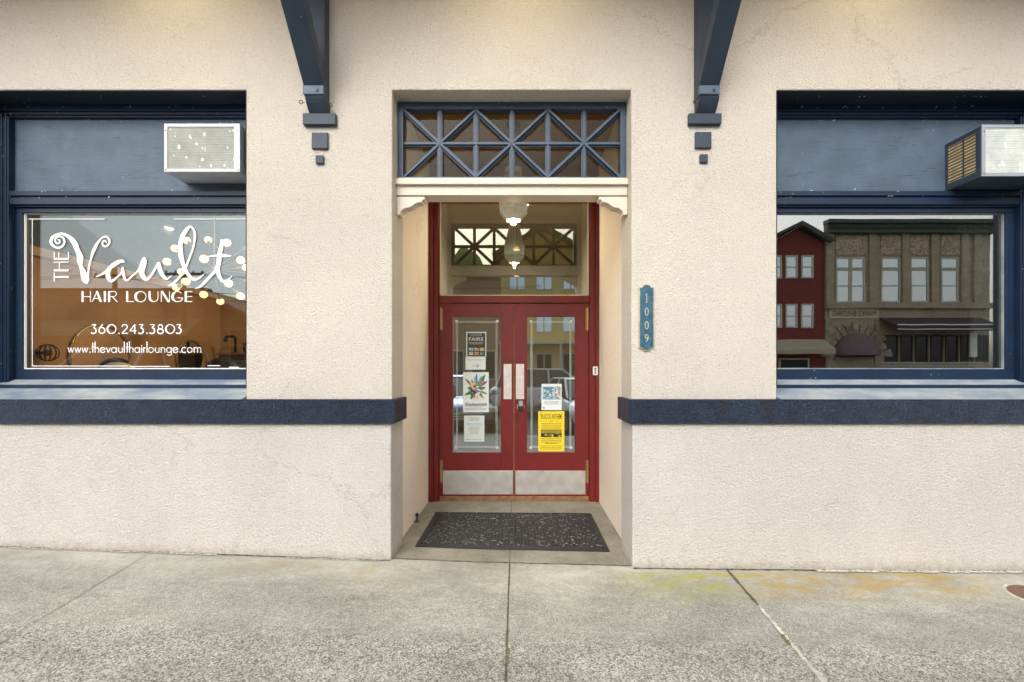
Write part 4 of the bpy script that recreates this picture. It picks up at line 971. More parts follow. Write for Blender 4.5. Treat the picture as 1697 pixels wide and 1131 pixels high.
o = lit.build('dry_leaf_bits', 'curtain_w'); o['kind'] = 'stuff'; o['label'] = 'pale dry leaf bits scattered on the doormat'; o['category'] = 'litter'
st = thing('door_stop', 'small rusty floor door stop beside the left recess wall', 'door stop', (-.937, 4.09, 0))
m = MB(); z = ez(-.937, 4.09); m.lathe([(.026, 0), (.026, .004), (.012, .008), (.009, .03), (.009, .05), (.012, .052), (.012, .058)], (-.937, 4.09, z), 14); m.build('post', 'rust', st)
m = MB(); m.lathe([(.0135, .058), (.016, .062), (.016, .078), (.012, .082)], (-.937, 4.09, z), 12); m.build('rubber_tip', 'black', st)

# ================================================================== AIR CONDITIONERS
def ac(label, x0, x1, z0, z1, yf, face, side, under, finm, body_side):
    A_ = thing('air_conditioner', label, 'air conditioner', ((x0 + x1) / 2, 3.46, z0)); yb = 3.458
    b_ = MB().mat(side); t = .012
    b_.box(x0, x1, yf + .012, yb, z1 - t, z1); b_.mat(under).box(x0, x1, yf + .012, yb, z0, z0 + t)
    b_.mat(side)
    for xa, s_ in ((x0, 1), (x1, -1)):
        xi = xa + s_ * t; xl, xh = min(xa, xi), max(xa, xi)
        zm0, zm1 = z0 + t, z1 - t; ya, yb2 = yf + .05, yb - .02
        b_.box(xl, xh, yf + .012, ya, zm0, zm1); b_.box(xl, xh, yb2, yb, zm0, zm1)
        b_.box(xl, xh, ya, yb2, zm0, zm0 + .04); b_.box(xl, xh, ya, yb2, zm1 - .02, zm1)
    BD = b_.build('case', None, A_, .002)
    for xa, s_ in ((x0, 1), (x1, -1)):
        lv = MB()
        n = 12; za, zb_ = z0 + t + .04, z1 - t - .02
        for i in range(n):
            zz = za + (zb_ - za) * (i + .5) / n; xa_, xb_ = sorted((xa + s_ * .0005, xa + s_ * .0045)); lv.box(xa_, xb_, yf + .05, yb - .02, zz - .0042, zz + .0042)
        ym = (yf + yb) / 2; xa_, xb_ = sorted((xa - s_ * .0005, xa + s_ * .0045)); lv.box(xa_, xb_, ym - .004, ym + .004, za, zb_); lv.build('side_louvres', side, A_)
    MB().box(x0 + .005, x1 - .005, yf + .016, yb - .002, z0 + t + .002, z1 - t - .002).build('inner_coil', body_side, A_)
    fr_ = MB(); bw = .022
    fr_.box(x0 - .002, x1 + .002, yf, yf + .0119, z1 - bw, z1 + .002); fr_.box(x0 - .002, x1 + .002, yf, yf + .0119, z0 - .002, z0 + bw)
    fr_.box(x0 - .002, x0 + bw * 1.0, yf, yf + .0118, z0 + bw, z1 - bw); fr_.box(x1 - bw * 1.9, x1 + .002, yf, yf + .0118, z0 + bw, z1 - bw)
    FR = fr_.build('front_frame', face, A_, .002)
    for xx_ in (x0 + .011, x1 - .012):
        for zz in (z0 + .012, z1 - .05): MB().lathe([(.005, 0), (.005, -.002)], (xx_, yf, zz), 8, 'y').build('screw', 'black', FR)
    fn = MB(); fa, fb, fc, fd = x0 + bw, x1 - bw * 1.9, z0 + bw, z1 - bw
    fn.box(fa, fb, yf + .0075, yf + .0135, fc, fd); n = 26
    for i in range(n): zz = fc + (fd - fc) * (i + .5) / n; fn.box(fa, fb, yf + .0045, yf + .0076, zz - .0022, zz + .0022)
    fn2 = MB().mat(finm); fn2.v, fn2.f, fn2.mi = fn.v, fn.f, [0] * len(fn.f); fn2.mat('whitep'); rn = random.Random(int(x0 * 10))
    if x0 < 0: fl = [((x - 1130) / 425, (600 - y) / 270, s) for x, y, s in ((1203, 457, 11), (1312, 440, 12), (1350, 466, 6), (1250, 527, 9), (1350, 540, 11), (1405, 580, 10), (1493, 578, 9), (1335, 585, 5), (1170, 515, 5), (1178, 390, 6), (1512, 462, 6), (1547, 352, 8), (1525, 357, 6), (1480, 365, 4), (1148, 345, 5), (1180, 370, 4))]
    else: fl = [(rn.uniform(.02, .98), rn.uniform(.03, .3), rn.uniform(4, 12)) for _ in range(14)] + [(rn.uniform(.05, .9), rn.uniform(.3, .95), rn.uniform(3, 6)) for _ in range(8)]
    for u, v, s in fl:
        r_ = s * .00125; X0, Z0 = fa + (fb - fa) * u, fc + (fd - fc) * v; tl = rn.uniform(.7, 1.6)
        fn2.poly([(min(fb, max(fa, X0 + r_ * rn.uniform(.5, 1.2) * math.cos(a_ * .785))), yf + .0042 - .00002 * a_, min(fd, max(fc, Z0 + tl * r_ * rn.uniform(.5, 1.2) * math.sin(a_ * .785)))) for a_ in range(8)])
    fn2.build('condenser_grille', None, A_, recalc=False)
    return A_
ac('white window air conditioner in the left shop window, grille peeling', -2.635, -2.072, 2.926, 3.283, 3.25, 'acw', 'acw', 'acw', 'fins', 'acg')
ac('air conditioner with navy side louvres in the right shop window', 3.412, 3.963, 2.862, 3.236, 3.18, 'acg', 'acn', 'acn', 'fins2', 'acy')

# ================================================================== PENDANT LAMP IN THE RECESS
LPY = 4.02; lcx = PX(851, LPY)
lp = thing('pendant_lantern', 'six-sided white lantern hanging over the red doors with its bulb lit', 'pendant lamp', (lcx, LPY, 2.8))
zt = PZ(277, LPY); z1 = PZ(330, LPY); z2 = PZ(350, LPY); z3 = PZ(365, LPY); zb = PZ(371.5, LPY); s_ = LPY / F
c0 = (lcx, LPY, 0)
MB().lathe([(12 * s_, PZ(288, LPY)), (25 * s_, z1), (24.5 * s_, z2), (12 * s_, z3 - .004), (9 * s_, z3)], c0, 6, 'z', R(30)).build('glass_panels', 'shade', lp)
fr_ = MB()
for k_ in range(6):
    a_ = R(30 + 60 * k_); u = Vector((math.cos(a_), math.sin(a_), 0))
    fr_.tube([Vector(c0) + u * r_ * s_ + Vector((0, 0, z)) for r_, z in ((13, PZ(286, LPY)), (25.6, z1), (25, z2), (12.3, z3))], .006, 6)
for r_, z in ((25.8, z1), (25.2, z2), (12.6, z3), (13, PZ(286, LPY))):
    fr_.tube([Vector(c0) + Vector((math.cos(R(30 + 60 * k_)), math.sin(R(30 + 60 * k_)), 0)) * r_ * s_ + Vector((0, 0, z)) for k_ in range(7)], .006, 6, False)
fr_.lathe([(.04, zt), (.075, zt - .01), (.08, zt - .03), (.06, PZ(288, LPY))], c0, 12)
fr_.build('lantern_frame', 'whitep', lp)
ch = MB(); z = zt
while z < CEZ - .05:
    ch.tube([Vector((lcx + .009 * math.cos(R(t)), LPY, z + .014 + .016 * math.sin(R(t)))) for t in range(0, 361, 60)], .003, 5, False); z += .026
ch.lathe([(.02, CEZ - .07), (.06, CEZ - .03), (.065, CEZ)], c0, 14); ch.build('chain', 'blackm', lp)
MB().sphere((lcx, LPY, zb + .012), .030, 12, .8).build('bulb', 'bulbhot', lp, smooth=True)
ld = bpy.data.lights.new('lantern_light', 'POINT'); ld.energy = 3; ld.color = (1, .76, .48); ld.shadow_soft_size = .012
lo = bpy.data.objects.new('lantern_light', ld); C.objects.link(lo); lo.location = (lcx, LPY, zb - .028)
def lamp(name, loc, e, col, r=.04, parent=None):
    d = bpy.data.lights.new(name, 'POINT'); d.energy = e; d.color = col; d.shadow_soft_size = r
    o = bpy.data.objects.new(name, d); C.objects.link(o); o.location = loc; return o
# ================================================================== ROOMS
def room(x0, x1, y0, y1, z0, z1, wm, fm, cm, skip_front=True, name='interior'):
    MB().box(x0 - .05, x1 + .05, y0, y1 + .05, z0 - .05, z0).build(name + '_floor', fm, B)
    MB().box(x0 - .05, x1 + .05, y0, y1 + .05, z1, z1 + .05).build(name + '_ceiling', cm, B)
    m = MB(); m.box(x0 - .05, x0, y0, y1, z0, z1); m.box(x1, x1 + .05, y0, y1, z0, z1); m.box(x0 - .05, x1 + .05, y1, y1 + .05, z0, z1)
    return m.build(name + '_wall', wm, B)
SX0, SX1, SY1, SZ1 = -4.33, -1.2, 6.35, 3.4
MB().box(SX0 - .05, SX1 + .05, 3.551, SY1 + .05, -.05, 0).build('interior_floor', 'floorw', B)
MB().box(SX0 - .05, SX1 + .05, 3.551, SY1 + .05, SZ1, SZ1 + .05).build('interior_ceiling', 'salon_up', B)
m = MB(); zc = 2.50
m.box(SX0 - .05, SX0, 3.551, SY1, 0, zc); m.box(SX1, SX1 + .05, 3.551, SY1, 0, zc); m.box(SX0 - .05, SX1 + .05, SY1, SY1 + .05, 0, zc); m.build('interior_wall', 'salon', B)
m = MB(); m.box(SX0 - .05, SX0, 3.551, SY1, zc, SZ1); m.box(SX1, SX1 + .05, 3.551, SY1, zc, SZ1); m.box(SX0 - .05, SX1 + .05, SY1, SY1 + .05, zc, SZ1); m.build('interior_wall', 'salon_up', B)
m = MB(); m.box(SX0, SX0 + .03, 3.56, SY1, zc - .03, zc + .05); m.box(SX0 + .03, SX1, SY1 - .03, SY1, zc - .03, zc + .05); m.build('picture_rail', 'c_tan', B)
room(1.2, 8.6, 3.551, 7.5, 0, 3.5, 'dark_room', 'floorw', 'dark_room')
room(-1.1, 1.05, 4.92, 9.5, 0, 3.5, 'tan2', 'floorw', 'tan2')
# hallway pendants
def small_pendant(label, Y, z):
    t = thing('hall_pendant', label, 'pendant lamp', (0, Y, z), 'small pendants in the hallway')
    m = MB(); m.tube([(.0, Y, z + .05), (.0, Y, 3.5)], .006, 6); m.build('cord', 'blackm', t)
    m = MB(); m.lathe([(.06, 0), (.055, .02), (.03, .04), (.01, .05)], (0, Y, z), 18); m.build('lamp_shade', 'brass', t)
    m = MB(); m.lathe([(.045, -.004), (.045, -.001)], (0, Y, z), 16); m.build('diffuser', 'bulb', t)
small_pendant('small brass pendant glowing in the hallway, nearer the doors', 6.1, PZ(414, 6.1))
small_pendant('small brass pendant glowing in the hallway, farther from the doors', 8.2, PZ(458, 8.2))
t = thing('added_hall_lamp', 'round ceiling lamp added out of view to brighten the hallway just behind the red doors', 'ceiling light', (0, 5.2, 3.5))  # added lamp, hidden behind the entry beam, to brighten the hallway
MB().lathe([(.17, 3.499), (.19, 3.47), (.17, 3.46)], (0, 5.2, 0), 24).build('housing', 'whitep', t)
MB().lathe([(.16, 3.4595), (.15, 3.44)], (0, 5.2, 0), 24).build('diffuser', 'bulbhot', t)
# chandelier
CY = 4.9; cs = CY / F; cc = Vector((PX(354, CY), CY, PZ(447, CY)))
cd = thing('chandelier', 'brass starburst chandelier with round lit bulbs behind the left window', 'chandelier', cc)
m = MB(); m.sphere(cc, .05, 12); m.build('hub', 'brass', cd, smooth=True)
m = MB(); m.tube([cc, (cc.x + .01, CY, SZ1)], .008, 8); m.lathe([(.06, SZ1 - .03), (.07, SZ1)], (cc.x + .01, CY, 0), 14); m.build('stem', 'brass', cd)
bl = [(277, 434, -.1), (290, 412, .1), (309.6, 399, .2), (338, 429.6, -.45), (308, 467, -.2), (292, 477, .25), (300, 451, .45), (376, 402.5, -.1), (399, 431.6, -.2), (408, 444, .15), (378.5, 470, -.35), (337.5, 488.6, 0), (398.5, 491.3, -.1), (345, 398, .3), (420, 470, .1), (430, 430, .0), (432, 455, .3), (365, 500, .3), (415, 405, .2)]
for px, py, dy in bl:
    Y = CY + dy; p = Vector((PX(px, Y), Y, PZ(py, Y))); d = (p - cc).normalized()
    m = MB(); m.tube([cc + d * .04, p - d * .085], .004, 6); m.lathe([(.001, 0)], (0, 0, 0), 3) if False else None
    arm = m.build('arm', 'brass', cd)
    m = MB(); m.tube([p - d * .10, p - d * .042], [.016, .019], 10); m.build('socket', 'brass', arm)
    MB().sphere(p, .040, 12).build('bulb', 'bulb', arm, smooth=True)
for px, py, Y in ((277, 379, 5.4), (353, 413, 6.3)):
    x = PX(px, Y)
    t = thing('ceiling_spot', 'recessed ceiling spot glowing above the chandelier, ' + ('at its upper left' if px < 300 else 'close to its stem'), 'ceiling light', (x, Y, SZ1))
    zz = PZ(py, Y)
    MB().lathe([(.07, 0), (.085, .01), (.085, .03)], (x, Y, zz), 18).build('housing', 'whitep', t)
    MB().tube([(x, Y, zz + .03), (x, Y, SZ1)], .01, 6).build('rod', 'whitep', t)
    MB().lathe([(.055, -.004), (.06, -.001)], (x, Y, zz), 16).build('lens', 'bulbhot', t)
def added_lamp(label, x, y, z, e, col):  # unseen lamp with a fill light, added to brighten the salon walls
    t = thing('added_salon_lamp', label, 'ceiling light', (x, y, z)); MB().lathe([(.16, -.001), (.17, -.03), (.15, -.035)], (x, y, z), 24).build('housing', 'whitep', t)
    MB().lathe([(.14, -.0355), (.13, -.045)], (x, y, z), 24).build('diffuser', 'bulb', t)
    ld = bpy.data.lights.new('salon_fill', 'AREA'); ld.shape = 'DISK'; ld.size = .28; ld.energy = e; ld.color = col
    o = bpy.data.objects.new('salon_fill', ld); C.objects.link(o); o.location = (x, y, z - .05)
added_lamp('round ceiling lamp added out of view to brighten the salon, nearer the window', -2.3, 4.3, SZ1, 21, (1, .78, .52))
added_lamp('round ceiling lamp added out of view to brighten the salon, nearer the back wall', -1.9, 5.7, SZ1, 21, (1, .78, .52))
ld = bpy.data.lights.new('hall_fill', 'AREA'); ld.shape = 'DISK'; ld.size = .28; ld.energy = 34; ld.color = (1, .84, .62)  # fill light belonging to the added hallway lamp
o = bpy.data.objects.new('hall_fill', ld); C.objects.link(o); o.location = (0, 5.2, 3.43)
# round mirrors on the side wall
def mirror(label, Y, z, r, shelf):
    t = thing('round_mirror', label, 'mirror', (SX0, Y, z))
    m = MB(); m.tube([(SX0 + .02, Y + r * math.cos(R(a_)), z + r * math.sin(R(a_))) for a_ in range(0, 361, 12)], .012, 8, False); m.build('mirror_frame', 'brass', t)
    m = MB(); m.lathe([(r, .001), (r, .016)], (SX0, Y, z), 40, 'x'); m.build('mirror_glass', 'mirror', t)
mirror('large round brass-rimmed mirror on the salon side wall', 4.52, 1.58, .33, 0)
mirror('smaller round mirror deeper in the salon', 5.75, 1.60, .24, 0)
t = thing('wall_sconce', 'round dark wire sconce low at the left end of the salon wall', 'wall lamp', (SX0, 3.93, 1.6))
m = MB()
for a_ in range(0, 180, 30): m.tube([(SX0 + .09 + .075 * math.sin(R(b_)) * math.cos(R(a_)), 3.93 + .075 * math.sin(R(b_)) * math.sin(R(a_)), 1.6 + .075 * math.cos(R(b_))) for b_ in range(0, 361, 24)], .004, 5, False)
m.build('wire_cage', 'blackm', t); m = MB(); m.tube([(SX0, 3.93, 1.6), (SX0 + .09, 3.93, 1.6)], .012, 8); m.sphere((SX0 + .09, 3.93, 1.6), .03, 8); m.build('lamp_holder', 'bark', t)
def salon_chair(label, x, y, zt, key):
    t = thing('salon_chair', label, 'chair', (x, y, 0))
    m = MB(); m.lathe([(.28, 0), (.28, .03), (.05, .06), (.05, .45)], (x, y, 0), 20); m.build('base', 'steel', t)
    m = MB(); m.prism(rr(x, y, .5, .5, .4), .45, .58, 'z'); m.build('seat', key, t, .02)
    m = MB(); m.prism(rr(y, .95 + (zt - 1.4) / 2, .42, .8, .5), x - .28, x - .2, 'x')
    m = MB(); m.prism([(px_, pz_) for px_, pz_ in rr(x, (.55 + zt) / 2, .46, zt - .55, .95)], y + .2, y + .29, 'y'); m.build('backrest', key, t, .03)
    for s_ in (-1, 1): m = MB(); m.box(x + s_ * .27 - .03, x + s_ * .27 + .03, y - .2, y + .22, .72, .77); m.box(x + s_ * .27 - .02, x + s_ * .27 + .02, y - .15, y + .15, .5, .72); m.build('armrest', 'black', t, .01)
salon_chair('cream salon chair with rounded back low in the left window', -3.9, 4.0, 1.52, 'cream_fab')
salon_chair('black salon chair in front of the smaller mirror', -3.65, 5.15, 1.60, 'black')
# shelf on the back wall
t = thing('wall_shelf', 'dark shelf unit at the back right of the salon', 'shelf', (-3.95, 6.2, 0))
m = MB(); m.box(-4.15, -3.4, 6.05, 6.34, 0, 1.66); m.build('cabinet', 'bark', t, .005)
m = MB(); m.box(-4.17, -3.38, 6.03, 6.34, 1.661, 1.69); m.build('shelf_top', 'wood_raw', t, .003)
t = thing('pipe_lamp', 'black pipe lamp standing on the salon shelf', 'lamp', (-4.05, 6.15, 1.69))
m = MB(); m.tube([(-3.98, 6.15, 1.69), (-3.98, 6.15, 1.90), (-4.0, 6.15, 1.925), (-4.1, 6.15, 1.925), (-4.12, 6.15, 1.90)], .018, 8); m.lathe([(.05, 1.69), (.05, 1.70)], (-3.98, 6.15, 0), 12); m.build('pipe', 'blackm', t)
m = MB(); m.sphere((-4.12, 6.15, 1.875), .03, 8); m.build('lamp_head', 'black', t)
t = thing('potted_plant', 'small potted plant standing on the salon shelf', 'plant', (-3.82, 6.15, 1.69))
m = MB(); m.lathe([(.035, 1.69), (.05, 1.78), (.045, 1.78)], (-3.82, 6.15, 0), 14); m.build('pot', 'black', t)
m = MB(); rn = random.Random(5)
for i in range(60):
    a_, b_ = rn.uniform(0, 6.28), rn.uniform(.1, 1.3); L = rn.uniform(.05, .11); d = Vector((math.cos(a_) * math.sin(b_), math.sin(a_) * math.sin(b_), math.cos(b_))); p = Vector((-3.82, 6.15, 1.78)); q = p + d * L; u = d.cross(Vector((0, 0, 1))).normalized() * .012
    m.poly([p, p + d * L * .6 + u, q, p + d * L * .6 - u])
m.build('leaves', 'leaf', t, recalc=False)
# curtain behind the right window
t = thing('curtain', 'gathered grey curtain at the right end of the right window', 'curtain', (3.85, 3.6, 1.4))
m = MB(); vs = []; n = 40; rows = 14
for j_ in range(rows + 1):
    tt = j_ / rows; z = 2.75 - 1.35 * tt; xa = 3.62 + .17 * min(1, tt * 1.5) - .03 * max(0, tt - .67) * 3; xb = 3.94
    for i in range(n + 1): u = i / n; vs.append((xa + (xb - xa) * u, 3.60 + .022 * math.sin(u * 30 + tt * 1.5) + .01 * math.sin(u * 71), z))
m.add(vs, [(j_ * (n + 1) + i, j_ * (n + 1) + i + 1, (j_ + 1) * (n + 1) + i + 1, (j_ + 1) * (n + 1) + i) for j_ in range(rows) for i in range(n)])
m.build('drape', 'curtain', t, smooth=True, recalc=False)
m = MB(); m.tube([(3.3, 3.6, 2.77), (4.0, 3.6, 2.77)], .012, 8); m.build('curtain_rod', 'blackm', t)

# ================================================================== ACROSS THE STREET (seen mirrored in the glass)
YF = -18.02; MR = 3.491
def rx(px): return (px - VX) * (2 * MR - YF) / F
def rz(py): return CZ - (py - VY) * (2 * MR - YF) / F
def far(mb, px0, px1, py0, py1, d0, d1): return mb.box(rx(px0), rx(px1), YF + d0, YF + d1, rz(py1), rz(py0))
def fwin(parent, px0, px1, py0, py1, panekey='pane', split=True, d=.0, frame='trimw'):
    m = MB(); w_ = .08; x0, x1, z0, z1 = rx(px0), rx(px1), rz(py1), rz(py0); y = YF + .06 + d
    m.box(x0, x1, YF - .02, y, z1 - w_, z1); m.box(x0, x1, YF - .02, y, z0, z0 + w_); m.box(x0, x0 + w_, YF - .02, y - .001, z0 + w_, z1 - w_); m.box(x1 - w_, x1, YF - .02, y - .001, z0 + w_, z1 - w_)
    if split: zm = (z0 + z1) / 2; m.box(x0 + w_, x1 - w_, YF - .02, y - .002, zm - .03, zm + .03)
    W_ = m.build('window', frame, parent)
    MB().box(x0 + w_, x1 - w_, YF - .01, YF + .02, z0 + w_, z1 - w_).build('pane', panekey, W_)
def awning(parent, px0, px1, py0, py1, depth, key):
    x0, x1, z0, z1 = rx(px0), rx(px1), rz(py1), rz(py0)
    m = MB(); m.prism([(YF + .01, z1), (YF + depth, z0 + .25), (YF + depth, z0), (YF + depth - .03, z0), (YF + depth - .03, z0 + .2), (YF + .01, z1 - .06)], x0, x1, 'x'); m.build('awning', key, parent)
gnd = -.6
bk = thing('brick_building', 'two-storey buff brick building across the street, mirrored in the right window', 'building', (rx(1500), YF, gnd))
m = MB(); m.box(rx(1367), rx(1640), YF - 9, YF, gnd, rz(385)); m.build('wall', 'brick', bk)
m = MB()
for px in (1367, 1438, 1493, 1540, 1590, 1611): m.box(rx(px), rx(px + 12), YF + .001, YF + .14, rz(505), rz(388))
m.build('pilaster', 'brick', bk)
m = MB(); far(m, 1364, 1642, 368, 374, .0, .5); far(m, 1365, 1641, 374, 386, .001, .3); far(m, 1366, 1641, 386, 389, .002, .4)
for i in range(70): px = 1366 + i * 3.9; far(m, px, px + 2, 378, 382, .3, .38)
m.build('cornice', 'roofd', bk)
m = MB()
for a_, b_ in ((1384, 1436), (1459, 1492), (1508, 1538), (1559, 1589)): far(m, a_, b_, 391, 423, .002, .05)
m.build('carved_panel', 'terra', bk)
m = MB(); far(m, 1366, 1641, 503, 512, .002, .25); m.build('belt_course', 'brick', bk)
for a_, b_ in ((1384, 1408), (1409, 1432), (1459, 1491), (1508, 1537), (1558, 1587)): 
    fwin(bk, a_, b_, 427, 446, 'pane', False); fwin(bk, a_, b_, 447, 502)
m = MB(); far(m, 1373, 1455, 512, 528, .001, .08)
m.mat('terra'); m = MB().mat('trimw'); far(m, 1373, 1455, 512, 528, .001, .06); m.mats[0] = 'sign_stone'
m.mat('bark'); text(m, 'MARKS BVILDING', rx(1414), rz(524.5), .32, YF + .075, 2.5, mirror=True)
SG = m.build('name_stone', None, bk, recalc=False)
m = MB(); P_ = arc(rx(1417), rz(592), 1.35, 1.45, 0, 180, 16)
for i in range(16): pass
m.prism(P_, YF + .002, YF + .05, 'y'); m.build('arched_entry', 'dark_room', bk)
m = MB(); far(m, 1367, 1383, 530, 625, .001, .08); far(m, 1449, 1456, 530, 625, .001, .08); m.build('rusticated_pier', 'rustic', bk)
m = MB(); cxa = rx(1417)
for i in range(13):
    a0, a1 = math.pi * i / 13 + .02, math.pi * (i + 1) / 13 - .02; r0, r1 = 1.36, (2.05 if i % 2 == 0 else 1.85)
    m.prism([(cxa + r0 * math.cos(a0), rz(592) + r0 * math.sin(a0)), (cxa + r1 * math.cos(a0), rz(592) + r1 * math.sin(a0) ), (cxa + r1 * math.cos(a1), rz(592) + r1 * math.sin(a1)), (cxa + r0 * math.cos(a1), rz(592) + r0 * math.sin(a1))], YF + .001, YF + .09, 'y')
m.build('arch_stones', 'rustic', bk)
m = MB(); vs = []; fs = []
for i in range(13):
    a_ = math.pi * i / 12
    for j_ in range(7): b_ = math.pi / 2 * j_ / 6; vs.append((rx(1417) + 1.15 * math.cos(a_) , YF + .06 + 1.0 * math.sin(a_) * math.cos(b_), rz(590) + 1.25 * math.sin(a_) * math.sin(b_)))
vs = []
for i in range(13):
    a_ = math.pi * i / 12
    for j_ in range(7): b_ = math.pi / 2 * j_ / 6; vs.append((rx(1417) + 1.2 * math.cos(a_) * math.cos(b_), YF + .06 + 1.0 * math.sin(a_) * math.cos(b_), rz(590) + 1.3 * math.sin(b_)))
for i in range(12):
    for j_ in range(6): fs.append((i * 7 + j_, i * 7 + j_ + 1, (i + 1) * 7 + j_ + 1, (i + 1) * 7 + j_))
m.add(vs, fs); m.build('dome_awning', 'awn_l', bk, smooth=True)
awning(bk, 1457, 1625, 527, 552, 1.2, 'awn_d')
m = MB(); far(m, 1457, 1625, 541, 543, 1.21, 1.25); far(m, 1457, 1625, 548.5, 550, 1.21, 1.25); far(m, 1457, 1625, 601, 602.2, .1, .14); far(m, 1457, 1625, 606, 607, .1, .14); m.build('white_stripe', 'whitep', bk)
for a_ in range(1466, 1620, 25): fwin(bk, a_, a_ + 21, 556, 600, 'paned', False, 0, 'bark')
m = MB(); far(m, 1604, 1616, 552, 592, .01, .12); m.build('door', 'whitep', bk)
rd = thing('red_gabled_house', 'red two-storey gabled house across the street, mirrored in the right window', 'building', (rx(1320), YF, gnd))
m = MB(); xl, xr_, xc = rx(1268), rx(1366.5), rx(1320)
m.prism([(xl, gnd), (xr_, gnd), (xr_, rz(402)), (xc, rz(379)), (xl, rz(402))], YF - 9, YF, 'y'); m.build('wall', 'redside', rd)
m = MB(); e_ = .35
for a_, b_ in (((rx(1258), rz(406)), (xc, rz(376))), ((xc, rz(376)), (rx(1373), rz(404)))):
    m.prism([a_, b_, (b_[0], b_[1] + .16), (a_[0], a_[1] + .16)], YF - 9, YF + .5, 'y')
m.build('roof', 'roofd', rd)
m = MB(); rn = random.Random(1)
for i in range(26): u = i / 25; px = 1262 + 110 * u; py = 376 + abs(px - 1320) * .56 + 2; m.sphere((rx(px), YF + .53, rz(py)), .03, 6)
m.build('string_light', 'trimw', rd)
for a_ in (1275, 1301, 1327): fwin(rd, a_, a_ + 20, 424, 462); fwin(rd, a_, a_ + 20, 504, 544)
awning(rd, 1262, 1365, 563, 588, 1.0, 'tan2')
fwin(rd, 1290, 1340, 594, 612, 'paned', False)
# left: long shop with a parapet, awnings and a gabled end
lf = thing('long_tan_shop', 'low tan shop with pale green awnings across the street, mirrored in the left window', 'building', (rx(190), YF, gnd))
m = MB(); m.box(rx(-60), rx(345), YF - 9, YF, gnd, rz(482)); m.build('wall', 'tanb', lf)
m = MB(); m.box(rx(-60), rx(346), YF - .3, YF + .18, rz(486), rz(479)); m.build('parapet_cap', 'roofd', lf)
m = MB(); 
for i in range(60): m.box(rx(-55 + i * 6.6), rx(-55 + i * 6.6 + 3), YF + .18, YF + .24, rz(489), rz(486.5))
m.build('dentil', 'tanb', lf)
awning(lf, -40, 185, 531, 560, 1.3, 'awn_g'); awning(lf, 196, 338, 528, 560, 1.3, 'awn_g')
for a_ in range(-30, 320, 58): fwin(lf, a_, a_ + 46, 566, 625, 'paned', False, 0, 'bark')
gb = thing('gabled_shop', 'tan gabled shop with white eaves across the street, mirrored in the left window', 'building', (rx(430), YF, gnd))
m = MB(); m.prism([(rx(346), gnd), (rx(520), gnd), (rx(520), rz(575)), (rx(352), rz(493)), (rx(346), rz(493))], YF - 9, YF - .01, 'y'); m.build('wall', 'tanb', gb)
m = MB(); m.prism([(rx(340), rz(489)), (rx(528), rz(578)), (rx(528), rz(573)), (rx(340), rz(483))], YF - 9, YF + .7, 'y'); m.build('roof', 'tan2', gb)
fwin(gb, 380, 440, 545, 600, 'paned')
# middle: yellow house, seen in the door and its transom; a plain red-brown shop beyond
yl = thing('yellow_house', 'yellow house with a white porch across the street, mirrored in the door glass', 'building', (1.5, YF, gnd))
m = MB(); m.prism([(-1.0, gnd), (4.4, gnd), (4.4, 8.9), (1.7, 10.4), (-1.0, 8.9)], YF - 9, YF, 'y'); m.build('wall', 'yelw', yl)
m = MB()
for a_, b_ in (((-1.5, 8.65), (1.7, 10.5)), ((1.7, 10.5), (4.9, 8.65))): m.prism([a_, b_, (b_[0], b_[1] + .18), (a_[0], a_[1] + .18)], YF - 9, YF + .6, 'y')
m.build('roof', 'roofd', yl)
def wwin(parent, x0, x1, z0, z1, k='pane'):
    m = MB(); w_ = .09; y = YF + .07
    m.box(x0, x1, YF - .02, y, z1 - w_, z1); m.box(x0, x1, YF - .02, y, z0, z0 + w_); m.box(x0, x0 + w_, YF - .02, y, z0 + w_, z1 - w_); m.box(x1 - w_, x1, YF - .02, y, z0 + w_, z1 - w_); m.box((x0 + x1) / 2 - .04, (x0 + x1) / 2 + .04, YF - .02, y - .002, z0 + w_, z1 - w_)
    W_ = m.build('window', 'trimw', parent); MB().box(x0 + w_, x1 - w_, YF - .01, YF + .02, z0 + w_, z1 - w_).build('pane', k, W_)
for x in (-.5, 1.2, 2.9): wwin(yl, x, x + 1.1, 3.9, 5.4); wwin(yl, x, x + 1.1, 6.6, 8.0); wwin(yl, x, x + 1.1, 1.1, 2.6, 'paned')
m = MB(); m.box(-1.1, 4.5, YF + .02, YF + 1.6, 3.1, 3.25); 
for x in (-1.0, .8, 2.6, 4.3): m.box(x, x + .12, YF + 1.4, YF + 1.52, gnd, 3.1)
m.build('porch', 'trimw', yl)
sh = thing('brown_shop', 'brown two-storey shop across the street beside the yellow house', 'building', (9, YF, gnd))
m = MB(); m.box(5.2, 13.6, YF - 9, YF - .02, gnd, 7.2); m.build('wall', 'tanb', sh)
m = MB(); m.box(5.1, 13.7, YF - .3, YF + .3, 7.2, 7.6); m.build('cornice', 'roofd', sh)
for x in (6, 8.1, 10.2, 12.1): wwin(sh, x, x + 1.1, 4.2, 6.2); wwin(sh, x - .3, x + 1.3, .8, 2.8, 'paned')
w2 = thing('grey_shop', 'grey low shop across the street left of the yellow house', 'building', (-8, YF, gnd))
m = MB(); m.box(-12.5, -1.02, YF - 9, YF - .02, gnd, 7.4); m.build('wall', 'tanb', w2)
m = MB(); m.box(-12.6, -1.2, YF - .3, YF + .25, 7.4, 7.7); m.build('cornice', 'roofd', w2)
for x in (-12, -9.6, -7.4, -4.9, -2.9): wwin(w2, x, x + 1.6, .9, 2.8, 'paned')
